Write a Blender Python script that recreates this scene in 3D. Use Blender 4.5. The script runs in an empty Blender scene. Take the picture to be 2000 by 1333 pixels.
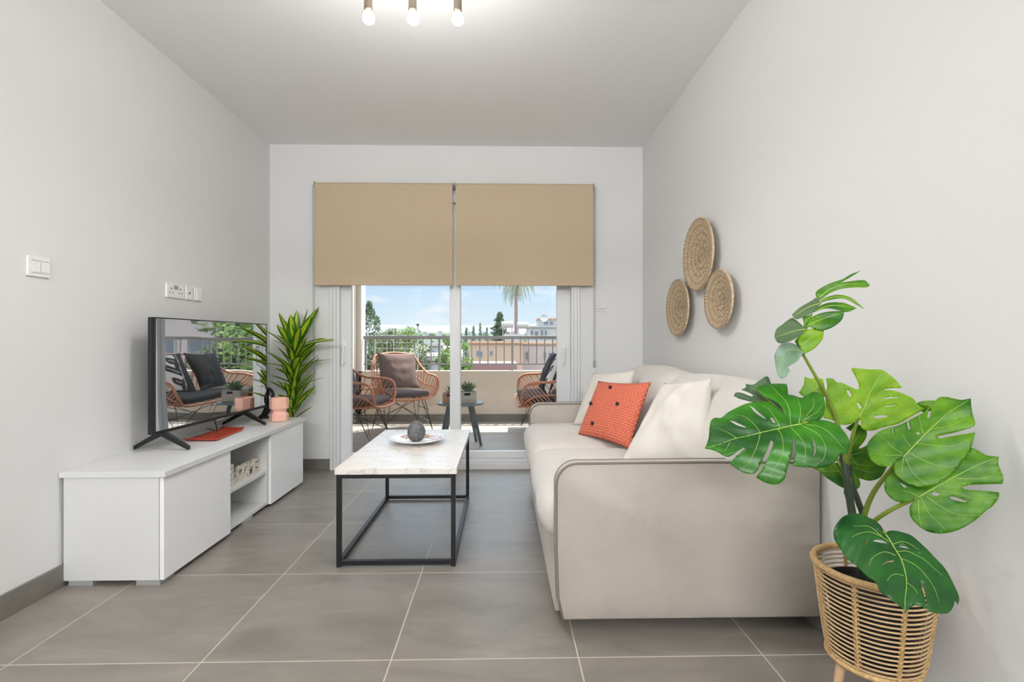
import bpy, bmesh, math, random
from mathutils import Vector, Matrix, noise
from mathutils.geometry import delaunay_2d_cdt
from math import sin, cos, pi, radians
random.seed(7)
sc = bpy.context.scene
col = sc.collection

# ------------------------------------------------------------------ camera
F_PX = 975.0; YAW = math.atan(20 / F_PX); CAM_H = 1.03
cd = bpy.data.cameras.new('camera'); cam = bpy.data.objects.new('camera', cd); col.objects.link(cam)
cd.sensor_width = 36; cd.lens = 36 * F_PX / 2000; cd.clip_start = .05; cd.clip_end = 5000
cam.location = (0, 0, CAM_H); cam.rotation_euler = (pi / 2, 0, -YAW)
sc.camera = cam
# ------------------------------------------------------------------ view
vs = sc.view_settings
vs.view_transform = 'Standard'; vs.look = 'None'; vs.exposure = 0.55; vs.gamma = 1; vs.use_curve_mapping = False

def S(r, g, b):
    f = lambda c: ((c / 255 + .055) / 1.055) ** 2.4 if c > 10 else c / 255 / 12.92
    return (f(r), f(g), f(b), 1)

# ------------------------------------------------------------------ sky
w = bpy.data.worlds.new('sky'); sc.world = w; w.use_nodes = True
nt = w.node_tree; nt.nodes.clear(); N = nt.nodes.new; L = nt.links.new
tc = N('ShaderNodeTexCoord'); sp = N('ShaderNodeSeparateXYZ'); L(tc.outputs['Generated'], sp.inputs[0])
rp = N('ShaderNodeValToRGB'); L(sp.outputs['Z'], rp.inputs[0])
e = rp.color_ramp.elements; e[0].position = 0; e[0].color = S(232, 240, 247); e[1].position = .6; e[1].color = S(206, 218, 234)
for p, c in ((.03, S(226, 239, 251)), (.075, S(208, 230, 250)), (.14, S(180, 215, 246))):
    q = e.new(p); q.color = c
mp = N('ShaderNodeMapping'); mp.inputs['Scale'].default_value = (1, 1, 2.4); mp.inputs['Location'].default_value = (.31, .2, .0)
L(tc.outputs['Generated'], mp.inputs[0])
nz = N('ShaderNodeTexNoise'); nz.inputs['Scale'].default_value = 9; nz.inputs['Detail'].default_value = 6; L(mp.outputs[0], nz.inputs['Vector'])
cr = N('ShaderNodeValToRGB'); cr.color_ramp.elements[0].position = .55; cr.color_ramp.elements[1].position = .72; L(nz.outputs[0], cr.inputs[0])
mx = N('ShaderNodeMix'); mx.data_type = 'RGBA'; L(cr.outputs[0], mx.inputs['Factor']); L(rp.outputs[0], mx.inputs[6]); mx.inputs[7].default_value = S(246, 248, 252)
bg = N('ShaderNodeBackground'); mr = N('ShaderNodeMapRange'); mr.interpolation_type = 'SMOOTHSTEP'; L(sp.outputs['Z'], mr.inputs[0])
for i_, v_ in ((1, .14), (2, .55), (3, .72), (4, 4.2)): mr.inputs[i_].default_value = v_
L(mr.outputs[0], bg.inputs[1]); L(mx.outputs[2], bg.inputs[0])
ow = N('ShaderNodeOutputWorld'); L(bg.outputs[0], ow.inputs[0])

# ------------------------------------------------------------------ sun and lamps
def light(name, kind, loc, power, color=(1, 1, 1), size=.1, rot=None):
    ld = bpy.data.lights.new(name, kind); ld.energy = power; ld.color = color
    o = bpy.data.objects.new(name, ld); o.location = loc
    if kind == 'SUN': ld.angle = radians(.6)
    elif kind == 'AREA': ld.shape = 'SQUARE'; ld.size = size
    else: ld.shadow_soft_size = size
    if rot: o.rotation_euler = rot
    col.objects.link(o); return o
SUN_DIR = Vector((-.62, -1.0, -2.75)).normalized()
sun = light('sun', 'SUN', (5, 10, 20), 6.5, (1, .95, .88))
sun.rotation_euler = SUN_DIR.to_track_quat('-Z', 'Y').to_euler()
WARM = (1, .99, .975)
GLOBE_FILLS = [(-.65, .75, 2.0, 'left added opal globe fill lamp above the viewer'), (-.05, .75, 2.0, 'right added opal globe fill lamp above the viewer'), (-1.05, -1.0, 2.2, 'left added opal globe fill lamp behind the viewer'), (.35, -1.0, 2.2, 'right added opal globe fill lamp behind the viewer'), (-.35, -2.6, 2.40, 'rearmost added opal globe fill lamp behind the viewer')]  # unseen fill lamps, added to even out the room light
GLOBE_FILL_W = 9.5
# added area fill high on the unseen rear wall, behind the viewer
kd = light('rear_fill_light', 'AREA', (-.35, -3.55, 2.45), 74, (.97, .985, 1), 1, (pi / 2, 0, 0)); kd.data.shape = 'RECTANGLE'; kd.data.size = 2.7; kd.data.size_y = .17
BULB_W = 8.5

# ------------------------------------------------------------------ materials
def nmat(name):
    m = bpy.data.materials.new(name); m.use_nodes = True
    n = m.node_tree.nodes; b = n['Principled BSDF']
    return m, n, m.node_tree.links, b
def mat(name, c, rough=.5, metal=0, var=0, vscale=8, bump=0, bscale=60, spec=.5, stretch=None, sheen=0, emit=0, coat=0, detail=5):
    m, n, l, b = nmat(name)
    b.inputs['Base Color'].default_value = c; b.inputs['Roughness'].default_value = rough
    b.inputs['Metallic'].default_value = metal; b.inputs['Specular IOR Level'].default_value = spec
    b.inputs['Sheen Weight'].default_value = sheen; b.inputs['Coat Weight'].default_value = coat
    if emit: b.inputs['Emission Color'].default_value = c; b.inputs['Emission Strength'].default_value = emit
    if var or bump:
        t = n.new('ShaderNodeTexCoord'); src = t.outputs['Object']
        if stretch:
            mpp = n.new('ShaderNodeMapping'); mpp.inputs['Scale'].default_value = stretch; l.new(src, mpp.inputs[0]); src = mpp.outputs[0]
    if var:
        z = n.new('ShaderNodeTexNoise'); z.inputs['Scale'].default_value = vscale; z.inputs['Detail'].default_value = detail; l.new(src, z.inputs['Vector'])
        r = n.new('ShaderNodeValToRGB'); l.new(z.outputs[0], r.inputs[0])
        r.color_ramp.elements[0].position = .3; r.color_ramp.elements[1].position = .7
        r.color_ramp.elements[0].color = (*[x * (1 - var) for x in c[:3]], 1)
        r.color_ramp.elements[1].color = (*[min(1, x * (1 + var)) for x in c[:3]], 1)
        l.new(r.outputs[0], b.inputs['Base Color'])
    if bump:
        z2 = n.new('ShaderNodeTexNoise'); z2.inputs['Scale'].default_value = bscale; z2.inputs['Detail'].default_value = 3; l.new(src, z2.inputs['Vector'])
        bp = n.new('ShaderNodeBump'); bp.inputs['Strength'].default_value = bump; bp.inputs['Distance'].default_value = .01
        l.new(z2.outputs[0], bp.inputs['Height']); l.new(bp.outputs[0], b.inputs['Normal'])
    return m

def tile_mat(name, base, grout, x0, y0, T, gw, var=.12, rough=.42):
    m, n, l, b = nmat(name)
    g = n.new('ShaderNodeNewGeometry'); s = n.new('ShaderNodeSeparateXYZ'); l.new(g.outputs['Position'], s.inputs[0])
    def M(op, a, bb=None):
        k = n.new('ShaderNodeMath'); k.operation = op
        for i, v in enumerate((a, bb)):
            if v is None: continue
            if isinstance(v, (int, float)): k.inputs[i].default_value = v
            else: l.new(v, k.inputs[i])
        return k.outputs[0]
    ax = M('DIVIDE', M('SUBTRACT', s.outputs[0], x0), T); ay = M('DIVIDE', M('SUBTRACT', s.outputs[1], y0), T)
    dx = M('ABSOLUTE', M('SUBTRACT', M('FRACT', ax), .5)); dy = M('ABSOLUTE', M('SUBTRACT', M('FRACT', ay), .5))
    line = M('GREATER_THAN', M('MAXIMUM', dx, dy), .5 - gw / T / 2)
    cb = n.new('ShaderNodeCombineXYZ'); l.new(M('FLOOR', ax), cb.inputs[0]); l.new(M('FLOOR', ay), cb.inputs[1])
    wn = n.new('ShaderNodeTexWhiteNoise'); l.new(cb.outputs[0], wn.inputs['Vector'])
    # cloudy cement pattern, shifted per tile
    ad = n.new('ShaderNodeVectorMath'); ad.operation = 'MULTIPLY_ADD'; l.new(wn.outputs['Color'], ad.inputs[0]); ad.inputs[1].default_value = (9, 9, 9); l.new(g.outputs['Position'], ad.inputs[2])
    mpp = n.new('ShaderNodeMapping'); mpp.inputs['Scale'].default_value = (1, 2.6, 1); l.new(ad.outputs[0], mpp.inputs[0])
    z = n.new('ShaderNodeTexNoise'); z.inputs['Scale'].default_value = 2.2; z.inputs['Detail'].default_value = 8; z.inputs['Roughness'].default_value = .62; z.inputs['Distortion'].default_value = .6
    l.new(mpp.outputs[0], z.inputs['Vector'])
    r = n.new('ShaderNodeValToRGB'); l.new(z.outputs[0], r.inputs[0])
    r.color_ramp.elements[0].position = .33; r.color_ramp.elements[1].position = .68
    r.color_ramp.elements[0].color = (*[x * (1 - var) for x in base[:3]], 1); r.color_ramp.elements[1].color = (*[x * (1 + var) for x in base[:3]], 1)
    mx = n.new('ShaderNodeMix'); mx.data_type = 'RGBA'; l.new(line, mx.inputs['Factor']); l.new(r.outputs[0], mx.inputs[6]); mx.inputs[7].default_value = grout
    l.new(mx.outputs[2], b.inputs['Base Color'])
    rr = M('ADD', M('MULTIPLY', z.outputs[0], .16), rough - .08); rr2 = M('ADD', rr, M('MULTIPLY', line, .4)); l.new(rr2, b.inputs['Roughness'])
    bp = n.new('ShaderNodeBump'); bp.inputs['Strength'].default_value = .5; bp.inputs['Distance'].default_value = .002
    h = M('SUBTRACT', M('MULTIPLY', z.outputs[0], .25), line); l.new(h, bp.inputs['Height']); l.new(bp.outputs[0], b.inputs['Normal'])
    return m

def glass_mat(name):
    m = bpy.data.materials.new(name); m.use_nodes = True; n = m.node_tree.nodes; l = m.node_tree.links; n.clear()
    o = n.new('ShaderNodeOutputMaterial'); mx = n.new('ShaderNodeMixShader'); t = n.new('ShaderNodeBsdfTransparent'); g = n.new('ShaderNodeBsdfGlossy')
    t.inputs[0].default_value = (.97, .985, .98, 1); g.inputs['Roughness'].default_value = 0.0
    fr = n.new('ShaderNodeFresnel'); fr.inputs[0].default_value = 1.45
    k = n.new('ShaderNodeMath'); k.operation = 'MULTIPLY'; k.inputs[1].default_value = .5; l.new(fr.outputs[0], k.inputs[0])
    l.new(k.outputs[0], mx.inputs[0]); l.new(t.outputs[0], mx.inputs[1]); l.new(g.outputs[0], mx.inputs[2]); l.new(mx.outputs[0], o.inputs[0])
    return m

def leaf_mat(name, c1, c2, trans=.35, rough=.32, scale=14, stripe=None):
    m, n, l, b = nmat(name)
    t = n.new('ShaderNodeTexCoord')
    z = n.new('ShaderNodeTexNoise'); z.inputs['Scale'].default_value = scale; z.inputs['Detail'].default_value = 3; l.new(t.outputs['Object'], z.inputs['Vector'])
    r = n.new('ShaderNodeValToRGB'); r.color_ramp.elements[0].position = .36; r.color_ramp.elements[1].position = .64
    r.color_ramp.elements[0].color = c1; r.color_ramp.elements[1].color = c2; l.new(z.outputs[0], r.inputs[0])
    out = r.outputs[0]
    if stripe:
        s = n.new('ShaderNodeSeparateXYZ'); l.new(t.outputs['UV'], s.inputs[0])
        r2 = n.new('ShaderNodeValToRGB'); l.new(s.outputs[0], r2.inputs[0]); ee = r2.color_ramp.elements
        ee[0].position = 0; ee[0].color = (0, 0, 0, 1); ee[1].position = 1; ee[1].color = (0, 0, 0, 1)
        for p, v in ((.24, 0), (.34, 1), (.45, 1), (.5, .35), (.55, 1), (.66, 1), (.76, 0)):
            q = ee.new(p); q.color = (v, v, v, 1)
        mx = n.new('ShaderNodeMix'); mx.data_type = 'RGBA'; l.new(r2.outputs[0], mx.inputs['Factor']); l.new(out, mx.inputs[6]); mx.inputs[7].default_value = stripe
        out = mx.outputs[2]
    n2 = n.new('ShaderNodeTexNoise'); n2.inputs['Scale'].default_value = 70; n2.inputs['Detail'].default_value = 2; l.new(t.outputs['Object'], n2.inputs['Vector'])
    bq = n.new('ShaderNodeBump'); bq.inputs['Strength'].default_value = .25; bq.inputs['Distance'].default_value = .002; l.new(n2.outputs[0], bq.inputs['Height']); l.new(bq.outputs[0], b.inputs['Normal'])
    l.new(out, b.inputs['Base Color']); b.inputs['Roughness'].default_value = rough
    tr = n.new('ShaderNodeBsdfTranslucent'); l.new(out, tr.inputs[0])
    ms = n.new('ShaderNodeMixShader'); ms.inputs[0].default_value = trans
    l.new(b.outputs[0], ms.inputs[1]); l.new(tr.outputs[0], ms.inputs[2]); l.new(ms.outputs[0], n['Material Output'].inputs[0])
    return m

M = {}
M['wall'] = mat('wall_paint', S(230, 230, 229), .75, bump=.03, bscale=220)
M['ceiling'] = mat('ceiling_paint', S(248, 248, 248), .85)
M['floor'] = tile_mat('floor_tile', S(141, 134, 126), S(198, 191, 180), -.357, 1.618, .606, .0045, var=.2)
M['balcony'] = tile_mat('balcony_tile', S(156, 149, 142), S(190, 184, 174), -.357, 4.4, .606, .004, rough=.6)
M['skirt'] = mat('skirting_tile', S(120, 116, 109), .45, var=.15, vscale=6)
M['pvc'] = mat('white_frame', S(228, 229, 230), .35)
M['pvc2'] = mat('grey_groove', S(150, 152, 154), .5)
M['glass'] = glass_mat('pane_glass')
M['lacquer'] = mat('white_lacquer', S(248, 248, 248), .22, coat=.3)
M['lacquer2'] = mat('white_board', S(222, 222, 220), .4)
M['grey_plastic'] = mat('grey_foot', S(160, 162, 163), .5)
M['black_metal'] = mat('black_metal', S(16, 16, 18), .45)
M['black_plastic'] = mat('black_plastic', S(26, 26, 28), .3)
M['switch'] = mat('white_switch', S(244, 244, 242), .3)
M['dark'] = mat('dark_slot', S(40, 40, 42), .5)
M['nickel'] = mat('brushed_nickel', S(150, 140, 124), .32, metal=.9)
M['bulb'] = mat('bulb_glass', (1, .97, .9, 1), .3, emit=6)
M['bulb_neck'] = mat('bulb_neck', S(225, 205, 180), .3)
M['globe'] = mat('fill_globe', (1, .96, .9, 1), .4, emit=3)
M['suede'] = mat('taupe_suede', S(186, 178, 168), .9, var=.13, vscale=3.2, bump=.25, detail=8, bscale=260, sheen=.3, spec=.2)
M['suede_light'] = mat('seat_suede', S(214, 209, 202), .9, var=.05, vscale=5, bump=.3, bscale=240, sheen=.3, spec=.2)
M['piping'] = mat('dark_piping', S(128, 120, 110), .8)
M['cream'] = mat('cream_linen', S(222, 217, 207), .9, var=.03, vscale=6, bump=.35, bscale=9, spec=.2, detail=2)
M['red'] = mat('red_ceramic', S(188, 66, 42), .3)
M['pink'] = mat('pink_glass', S(246, 188, 168), .25, var=.12, vscale=14, stretch=(1, 1, .3), coat=.4)
M['gloss_black'] = mat('black_ceramic', S(22, 22, 24), .18)
M['rattan'] = mat('rattan', S(208, 176, 134), .5, var=.12, vscale=30)
M['rattan_wrap'] = mat('rattan_wrap', S(206, 170, 118), .5, var=.18, vscale=90, bump=.5, bscale=200)
M['wood_leg'] = mat('pale_wood', S(196, 160, 124), .5, var=.15, vscale=10, stretch=(6, 6, 1))
M['seagrass'] = mat('seagrass', S(206, 184, 154), .8, var=.28, vscale=60, bump=.6, bscale=150)
M['outdoor_rattan'] = mat('copper_rattan', S(196, 124, 90), .45, var=.15, vscale=20)
M['char'] = mat('charcoal_fabric', S(92, 84, 84), .9, var=.08, bump=.2, bscale=200, spec=.2)
M['taupe'] = mat('taupe_fabric', S(120, 100, 96), .9, var=.08, bump=.2, bscale=200, spec=.2)
M['blackfab'] = mat('black_fabric', S(58, 58, 60), .9, bump=.2, bscale=200, spec=.2)
M['whitefab'] = mat('white_print', S(232, 228, 222), .9)
M['slate'] = mat('slate_top', S(104, 116, 124), .4)
M['slate_leg'] = mat('slate_leg', S(84, 90, 92), .45)
M['crate'] = mat('grey_crate_wood', S(176, 168, 156), .8, var=.15, vscale=12, stretch=(1, 1, 8))
M['crate2'] = mat('brown_crate_wood', S(158, 116, 88), .8, var=.15, vscale=12, stretch=(1, 1, 8))
M['succ'] = leaf_mat('succulent', S(88, 120, 78), S(130, 158, 112), .2, .5)
M['render'] = mat('beige_render', S(226, 214, 198), .9, var=.03, vscale=3)
M['white_render'] = mat('white_render', S(240, 238, 234), .9)
M['rail'] = mat('rail_steel', S(150, 150, 150), .4, metal=.3)
M['soil'] = mat('dark_soil', S(38, 32, 28), .95, bump=.6, bscale=60)
M['pot_black'] = mat('black_pot', S(20, 20, 21), .6)
M['sign'] = mat('carved_whitewash', S(220, 212, 198), .8, var=.3, vscale=70, bump=.7, bscale=90)
M['stone'] = mat('grey_textured_stone', S(104, 106, 106), .35, var=.35, vscale=75, bump=1.0, bscale=80)

# radial seagrass weave
m, n, l, b = nmat('radial_weave')
def mth(op, a, bb=None):
    k = n.new('ShaderNodeMath'); k.operation = op
    for i, v in enumerate((a, bb)):
        if v is None: continue
        if isinstance(v, (int, float)): k.inputs[i].default_value = v
        else: l.new(v, k.inputs[i])
    return k.outputs[0]
t = n.new('ShaderNodeTexCoord'); s = n.new('ShaderNodeSeparateXYZ'); l.new(t.outputs['UV'], s.inputs[0])
nz_ = n.new('ShaderNodeTexNoise'); nz_.inputs['Scale'].default_value = 38; nz_.inputs['Detail'].default_value = 4; l.new(t.outputs['Object'], nz_.inputs['Vector'])
rg = mth('FLOOR', mth('MULTIPLY', s.outputs[1], 5.0))
ra = mth('ABSOLUTE', mth('SINE', mth('ADD', mth('MULTIPLY', s.outputs[0], mth('ADD', mth('MULTIPLY', rg, 26.0), 50.0)), mth('MULTIPLY', nz_.outputs[0], 5.0))))
rb = mth('ABSOLUTE', mth('SINE', mth('MULTIPLY', s.outputs[1], 5.0 * pi)))
hgt = mth('MULTIPLY', mth('ADD', ra, mth('MULTIPLY', nz_.outputs[0], .5)), mth('ADD', mth('MULTIPLY', rb, .5), .5))
r = n.new('ShaderNodeValToRGB'); r.color_ramp.elements[0].position = .1; r.color_ramp.elements[0].color = S(126, 100, 74); r.color_ramp.elements[1].position = .95; r.color_ramp.elements[1].color = S(222, 198, 164)
l.new(hgt, r.inputs[0]); l.new(r.outputs[0], b.inputs['Base Color']); b.inputs['Roughness'].default_value = .85
bp = n.new('ShaderNodeBump'); bp.inputs['Strength'].default_value = .8; bp.inputs['Distance'].default_value = .005; l.new(hgt, bp.inputs['Height']); l.new(bp.outputs[0], b.inputs['Normal'])
M['weave'] = m

# marble top
m, n, l, b = nmat('marble_top')
t = n.new('ShaderNodeTexCoord'); mp_ = n.new('ShaderNodeMapping'); mp_.inputs['Rotation'].default_value = (0, 0, .7); mp_.inputs['Scale'].default_value = (1, 2.4, 1); l.new(t.outputs['Object'], mp_.inputs[0])
z = n.new('ShaderNodeTexNoise'); z.inputs['Scale'].default_value = 2.6; z.inputs['Detail'].default_value = 9; z.inputs['Distortion'].default_value = 1.4; l.new(mp_.outputs[0], z.inputs['Vector'])
r = n.new('ShaderNodeValToRGB'); ee = r.color_ramp.elements; ee[0].position = .3; ee[0].color = S(238, 232, 225); ee[1].position = .75; ee[1].color = S(240, 235, 229)
for p, c in ((.485, S(238, 232, 225)), (.503, S(206, 199, 192)), (.52, S(238, 232, 225))):
    q = ee.new(p); q.color = c
l.new(z.outputs[0], r.inputs[0]); l.new(r.outputs[0], b.inputs['Base Color']); b.inputs['Roughness'].default_value = .3
M['marble'] = m
# blind fabric with horizontal slub
m, n, l, b = nmat('blind_fabric')
t = n.new('ShaderNodeTexCoord'); mp_ = n.new('ShaderNodeMapping'); mp_.inputs['Scale'].default_value = (5, 5, 160); l.new(t.outputs['Object'], mp_.inputs[0])
z = n.new('ShaderNodeTexNoise'); z.inputs['Scale'].default_value = 3; z.inputs['Detail'].default_value = 3; l.new(mp_.outputs[0], z.inputs['Vector'])
r = n.new('ShaderNodeValToRGB'); r.color_ramp.elements[0].position = .3; r.color_ramp.elements[1].position = .7
r.color_ramp.elements[0].color = S(196, 176, 148); r.color_ramp.elements[1].color = S(207, 188, 161)
l.new(z.outputs[0], r.inputs[0]); l.new(r.outputs[0], b.inputs['Base Color']); b.inputs['Roughness'].default_value = .9; b.inputs['Specular IOR Level'].default_value = .1
M['blind'] = m
# screen
m, n, l, b = nmat('tv_screen')
b.inputs['Base Color'].default_value = (.66, .67, .68, 1); b.inputs['Metallic'].default_value = 1; b.inputs['Roughness'].default_value = .015
t = n.new('ShaderNodeTexCoord'); z = n.new('ShaderNodeTexNoise'); z.inputs['Scale'].default_value = 2.2; z.inputs['Detail'].default_value = .5; l.new(t.outputs['Object'], z.inputs['Vector'])
bp = n.new('ShaderNodeBump'); bp.inputs['Strength'].default_value = .25; bp.inputs['Distance'].default_value = .012; l.new(z.outputs[0], bp.inputs['Height']); l.new(bp.outputs[0], b.inputs['Normal'])
M['screen'] = m
# orange quilted fabric (UV dimples)
m, n, l, b = nmat('orange_quilt')
t = n.new('ShaderNodeTexCoord'); s = n.new('ShaderNodeSeparateXYZ'); l.new(t.outputs['UV'], s.inputs[0])
def mth(op, a, bb=None):
    k = n.new('ShaderNodeMath'); k.operation = op
    for i, v in enumerate((a, bb)):
        if v is None: continue
        if isinstance(v, (int, float)): k.inputs[i].default_value = v
        else: l.new(v, k.inputs[i])
    return k.outputs[0]
ro = mth('MULTIPLY', s.outputs[1], 26); sh = mth('MULTIPLY', mth('FLOOR', ro), .5); co = mth('ADD', mth('MULTIPLY', s.outputs[0], 22), sh)
hx = mth('ABSOLUTE', mth('SINE', mth('MULTIPLY', co, pi))); hy = mth('ABSOLUTE', mth('SINE', mth('MULTIPLY', ro, pi)))
hh = mth('POWER', mth('MULTIPLY', hx, hy), .5)
r = n.new('ShaderNodeValToRGB'); r.color_ramp.elements[0].position = .08; r.color_ramp.elements[0].color = S(178, 76, 54); r.color_ramp.elements[1].position = .4; r.color_ramp.elements[1].color = S(238, 128, 100)
l.new(hh, r.inputs[0]); l.new(r.outputs[0], b.inputs['Base Color']); b.inputs['Roughness'].default_value = .9
bp = n.new('ShaderNodeBump'); bp.inputs['Strength'].default_value = .9; bp.inputs['Distance'].default_value = .006; l.new(hh, bp.inputs['Height']); l.new(bp.outputs[0], b.inputs['Normal'])
M['orange'] = m
# monstera leaves
M['mon_dark'] = leaf_mat('monstera_dark', S(12, 66, 22), S(30, 98, 26), .14, .28)
M['mon_mid'] = leaf_mat('monstera_mid', S(34, 110, 2), S(110, 168, 6), .3, .42)
M['mon_deep'] = leaf_mat('monstera_deep', S(18, 88, 8), S(66, 148, 14), .24, .32, 9)
M['mon_light'] = leaf_mat('monstera_light', S(118, 176, 8), S(168, 208, 26), .4, .42)
M['mon_back'] = leaf_mat('monstera_back', S(74, 104, 66), S(96, 124, 84), .2, .42)
M['mon_sheen'] = leaf_mat('monstera_sheen', S(150, 176, 160), S(112, 146, 112), .15, .3)  # pale tone is a glossy reflection painted into the leaf colour
M['vein'] = mat('leaf_vein', S(164, 190, 84), .4)
M['stem'] = mat('green_stem', S(120, 140, 44), .4, var=.15)
M['trunk'] = mat('dark_green_trunk', S(46, 62, 46), .5, var=.2, vscale=30)
M['drac'] = leaf_mat('dracaena_leaf', S(44, 104, 20), S(84, 146, 28), .35, .4, stripe=S(212, 226, 60))
M['cane'] = mat('brown_cane', S(110, 90, 50), .8, var=.2, vscale=30)
# plate print
m, n, l, b = nmat('plate_print')
t = n.new('ShaderNodeTexCoord'); vo = n.new('ShaderNodeTexVoronoi'); vo.inputs['Scale'].default_value = 75; l.new(t.outputs['Object'], vo.inputs['Vector'])
s = n.new('ShaderNodeSeparateXYZ'); l.new(t.outputs['Object'], s.inputs[0])
rad = mth('POWER', mth('ADD', mth('POWER', s.outputs[0], 2), mth('POWER', s.outputs[1], 2)), .5)
band = mth('MULTIPLY', mth('MULTIPLY', mth('GREATER_THAN', rad, .078), mth('LESS_THAN', rad, .142)), mth('LESS_THAN', vo.outputs[0], .56))
side = mth('GREATER_THAN', mth('ADD', s.outputs[1], mth('MULTIPLY', s.outputs[0], .35)), 0.015)
mx = n.new('ShaderNodeMix'); mx.data_type = 'RGBA'; l.new(mth('MULTIPLY', band, side), mx.inputs['Factor']); mx.inputs[6].default_value = S(242, 240, 238); mx.inputs[7].default_value = S(176, 112, 74)
l.new(mx.outputs[2], b.inputs['Base Color']); b.inputs['Roughness'].default_value = .2
M['plate'] = m

# ------------------------------------------------------------------ mesh helpers
ORG = {}
def root(name, label, cat, loc, rz=0, group=None):
    o = bpy.data.objects.new(name, None); col.objects.link(o); o.location = loc; o.rotation_euler = (0, 0, rz)
    o.empty_display_size = .05
    o['label'] = label; o['category'] = cat
    if group: o['group'] = group
    ORG[o] = Vector(loc)
    return o
class MB:
    def __init__(s): s.v = []; s.f = []; s.m = []; s.uv = None; s.k = 0
    def add(s, vs, fs):
        n0 = len(s.v); s.v += [Vector(p) for p in vs]
        for f in fs: s.f.append([i + n0 for i in f]); s.m.append(s.k)
        return s
    def box(s, x0, x1, y0, y1, z0, z1):
        return s.add([(x0, y0, z0), (x1, y0, z0), (x1, y1, z0), (x0, y1, z0), (x0, y0, z1), (x1, y0, z1), (x1, y1, z1), (x0, y1, z1)],
                     [(0, 3, 2, 1), (4, 5, 6, 7), (0, 1, 5, 4), (1, 2, 6, 5), (2, 3, 7, 6), (3, 0, 4, 7)])
    def tube(s, pts, r, seg=8, closed=False, cap=True):
        pts = [Vector(p) for p in pts]; n = len(pts); rs = r if isinstance(r, (list, tuple)) else [r] * n
        vs = []; up = None
        for i, p in enumerate(pts):
            a = pts[(i - 1) % n] if (closed or i > 0) else p; b = pts[(i + 1) % n] if (closed or i < n - 1) else p
            t = (b - a).normalized() if (b - a).length > 1e-9 else Vector((0, 0, 1))
            if up is None: up = Vector((0, 0, 1)) if abs(t.z) < .9 else Vector((1, 0, 0))
            up = (up - t * up.dot(t)); up = up.normalized() if up.length > 1e-6 else t.orthogonal().normalized()
            q = t.cross(up)
            for j in range(seg):
                an = 2 * pi * j / seg; vs.append(p + (up * cos(an) + q * sin(an)) * rs[i])
        fs = []
        for i in range(n if closed else n - 1):
            for j in range(seg):
                a = i * seg + j; b = i * seg + (j + 1) % seg; c = ((i + 1) % n) * seg + (j + 1) % seg; d = ((i + 1) % n) * seg + j
                fs.append((a, b, c, d))
        if cap and not closed: fs.append(tuple(reversed(range(seg)))); fs.append(tuple(range((n - 1) * seg, n * seg)))
        return s.add(vs, fs)
    def lathe(s, prof, c=(0, 0, 0), seg=32, cap0=True, cap1=True, phase=0):
        vs = []; c = Vector(c)
        for r, z in prof:
            for j in range(seg):
                a = 2 * pi * j / seg + phase; vs.append(c + Vector((r * cos(a), r * sin(a), z)))
        fs = []
        for i in range(len(prof) - 1):
            for j in range(seg):
                fs.append((i * seg + j, i * seg + (j + 1) % seg, (i + 1) * seg + (j + 1) % seg, (i + 1) * seg + j))
        if cap0: fs.append(tuple(reversed(range(seg))))
        if cap1: fs.append(tuple(range((len(prof) - 1) * seg, len(prof) * seg)))
        return s.add(vs, fs)
    def rbox(s, x0, x1, y0, y1, z0, z1, r, n=10, crown=0, fn=None, sag=0):
        cx, cy, cz = (x0 + x1) / 2, (y0 + y1) / 2, (z0 + z1) / 2; hx, hy, hz = (x1 - x0) / 2, (y1 - y0) / 2, (z1 - z0) / 2
        bm = bmesh.new(); bmesh.ops.create_cube(bm, size=2); bmesh.ops.subdivide_edges(bm, edges=bm.edges[:], cuts=n, use_grid_fill=True)
        vs = []
        for i, vv in enumerate(bm.verts):
            vv.index = i; p = vv.co
            # denser near edges
            g = lambda t: math.copysign(1 - (1 - abs(t)) ** 1.6, t)
            q = Vector((g(p.x) * hx, g(p.y) * hy, g(p.z) * hz))
            inn = Vector((max(-hx + r, min(hx - r, q.x)), max(-hy + r, min(hy - r, q.y)), max(-hz + r, min(hz - r, q.z))))
            d = q - inn
            if d.length > 1e-9: q = inn + d.normalized() * r
            u, v_, w_ = q.x / hx, q.y / hy, q.z / hz
            if crown: q.z += math.copysign(crown * max(0, 1 - u * u) * max(0, 1 - v_ * v_), q.z)
            if sag: q.x += math.copysign(sag * max(0, 1 - w_ * w_) * max(0, 1 - v_ * v_), q.x)
            q += Vector((cx, cy, cz))
            if fn: q = fn(q)
            vs.append(q)
        bm.faces.ensure_lookup_table(); fs = [[x.index for x in f.verts] for f in bm.faces]; bm.free()
        return s.add(vs, fs)
    def build(s, name, mats, parent=None, smooth=False, bevel=0, solid=0, kind=None, label=None, cat=None, group=None, origin=None, auto=None):
        if parent is not None: o0 = ORG[parent]
        elif origin is not None: o0 = Vector(origin)
        else:
            xs = [p.x for p in s.v]; ys = [p.y for p in s.v]; zs = [p.z for p in s.v]
            o0 = Vector(((min(xs) + max(xs)) / 2, (min(ys) + max(ys)) / 2, min(zs)))
        me = bpy.data.meshes.new(name); me.from_pydata([p - o0 for p in s.v], [], s.f)
        for mm in (mats if isinstance(mats, (list, tuple)) else [mats]): me.materials.append(mm)
        if s.uv:
            uvl = me.uv_layers.new(name='UVMap')
            for lp in me.loops: uvl.data[lp.index].uv = s.uv[lp.vertex_index]
        for p, k in zip(me.polygons, s.m): p.material_index = k; p.use_smooth = smooth
        me.update()
        if auto is not None:
            for p in me.polygons: p.use_smooth = True
            me.set_sharp_from_angle(angle=radians(auto))
        o = bpy.data.objects.new(name, me); col.objects.link(o); ORG[o] = o0
        if parent is not None:
            o.parent = parent
        else: o.location = o0
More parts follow.
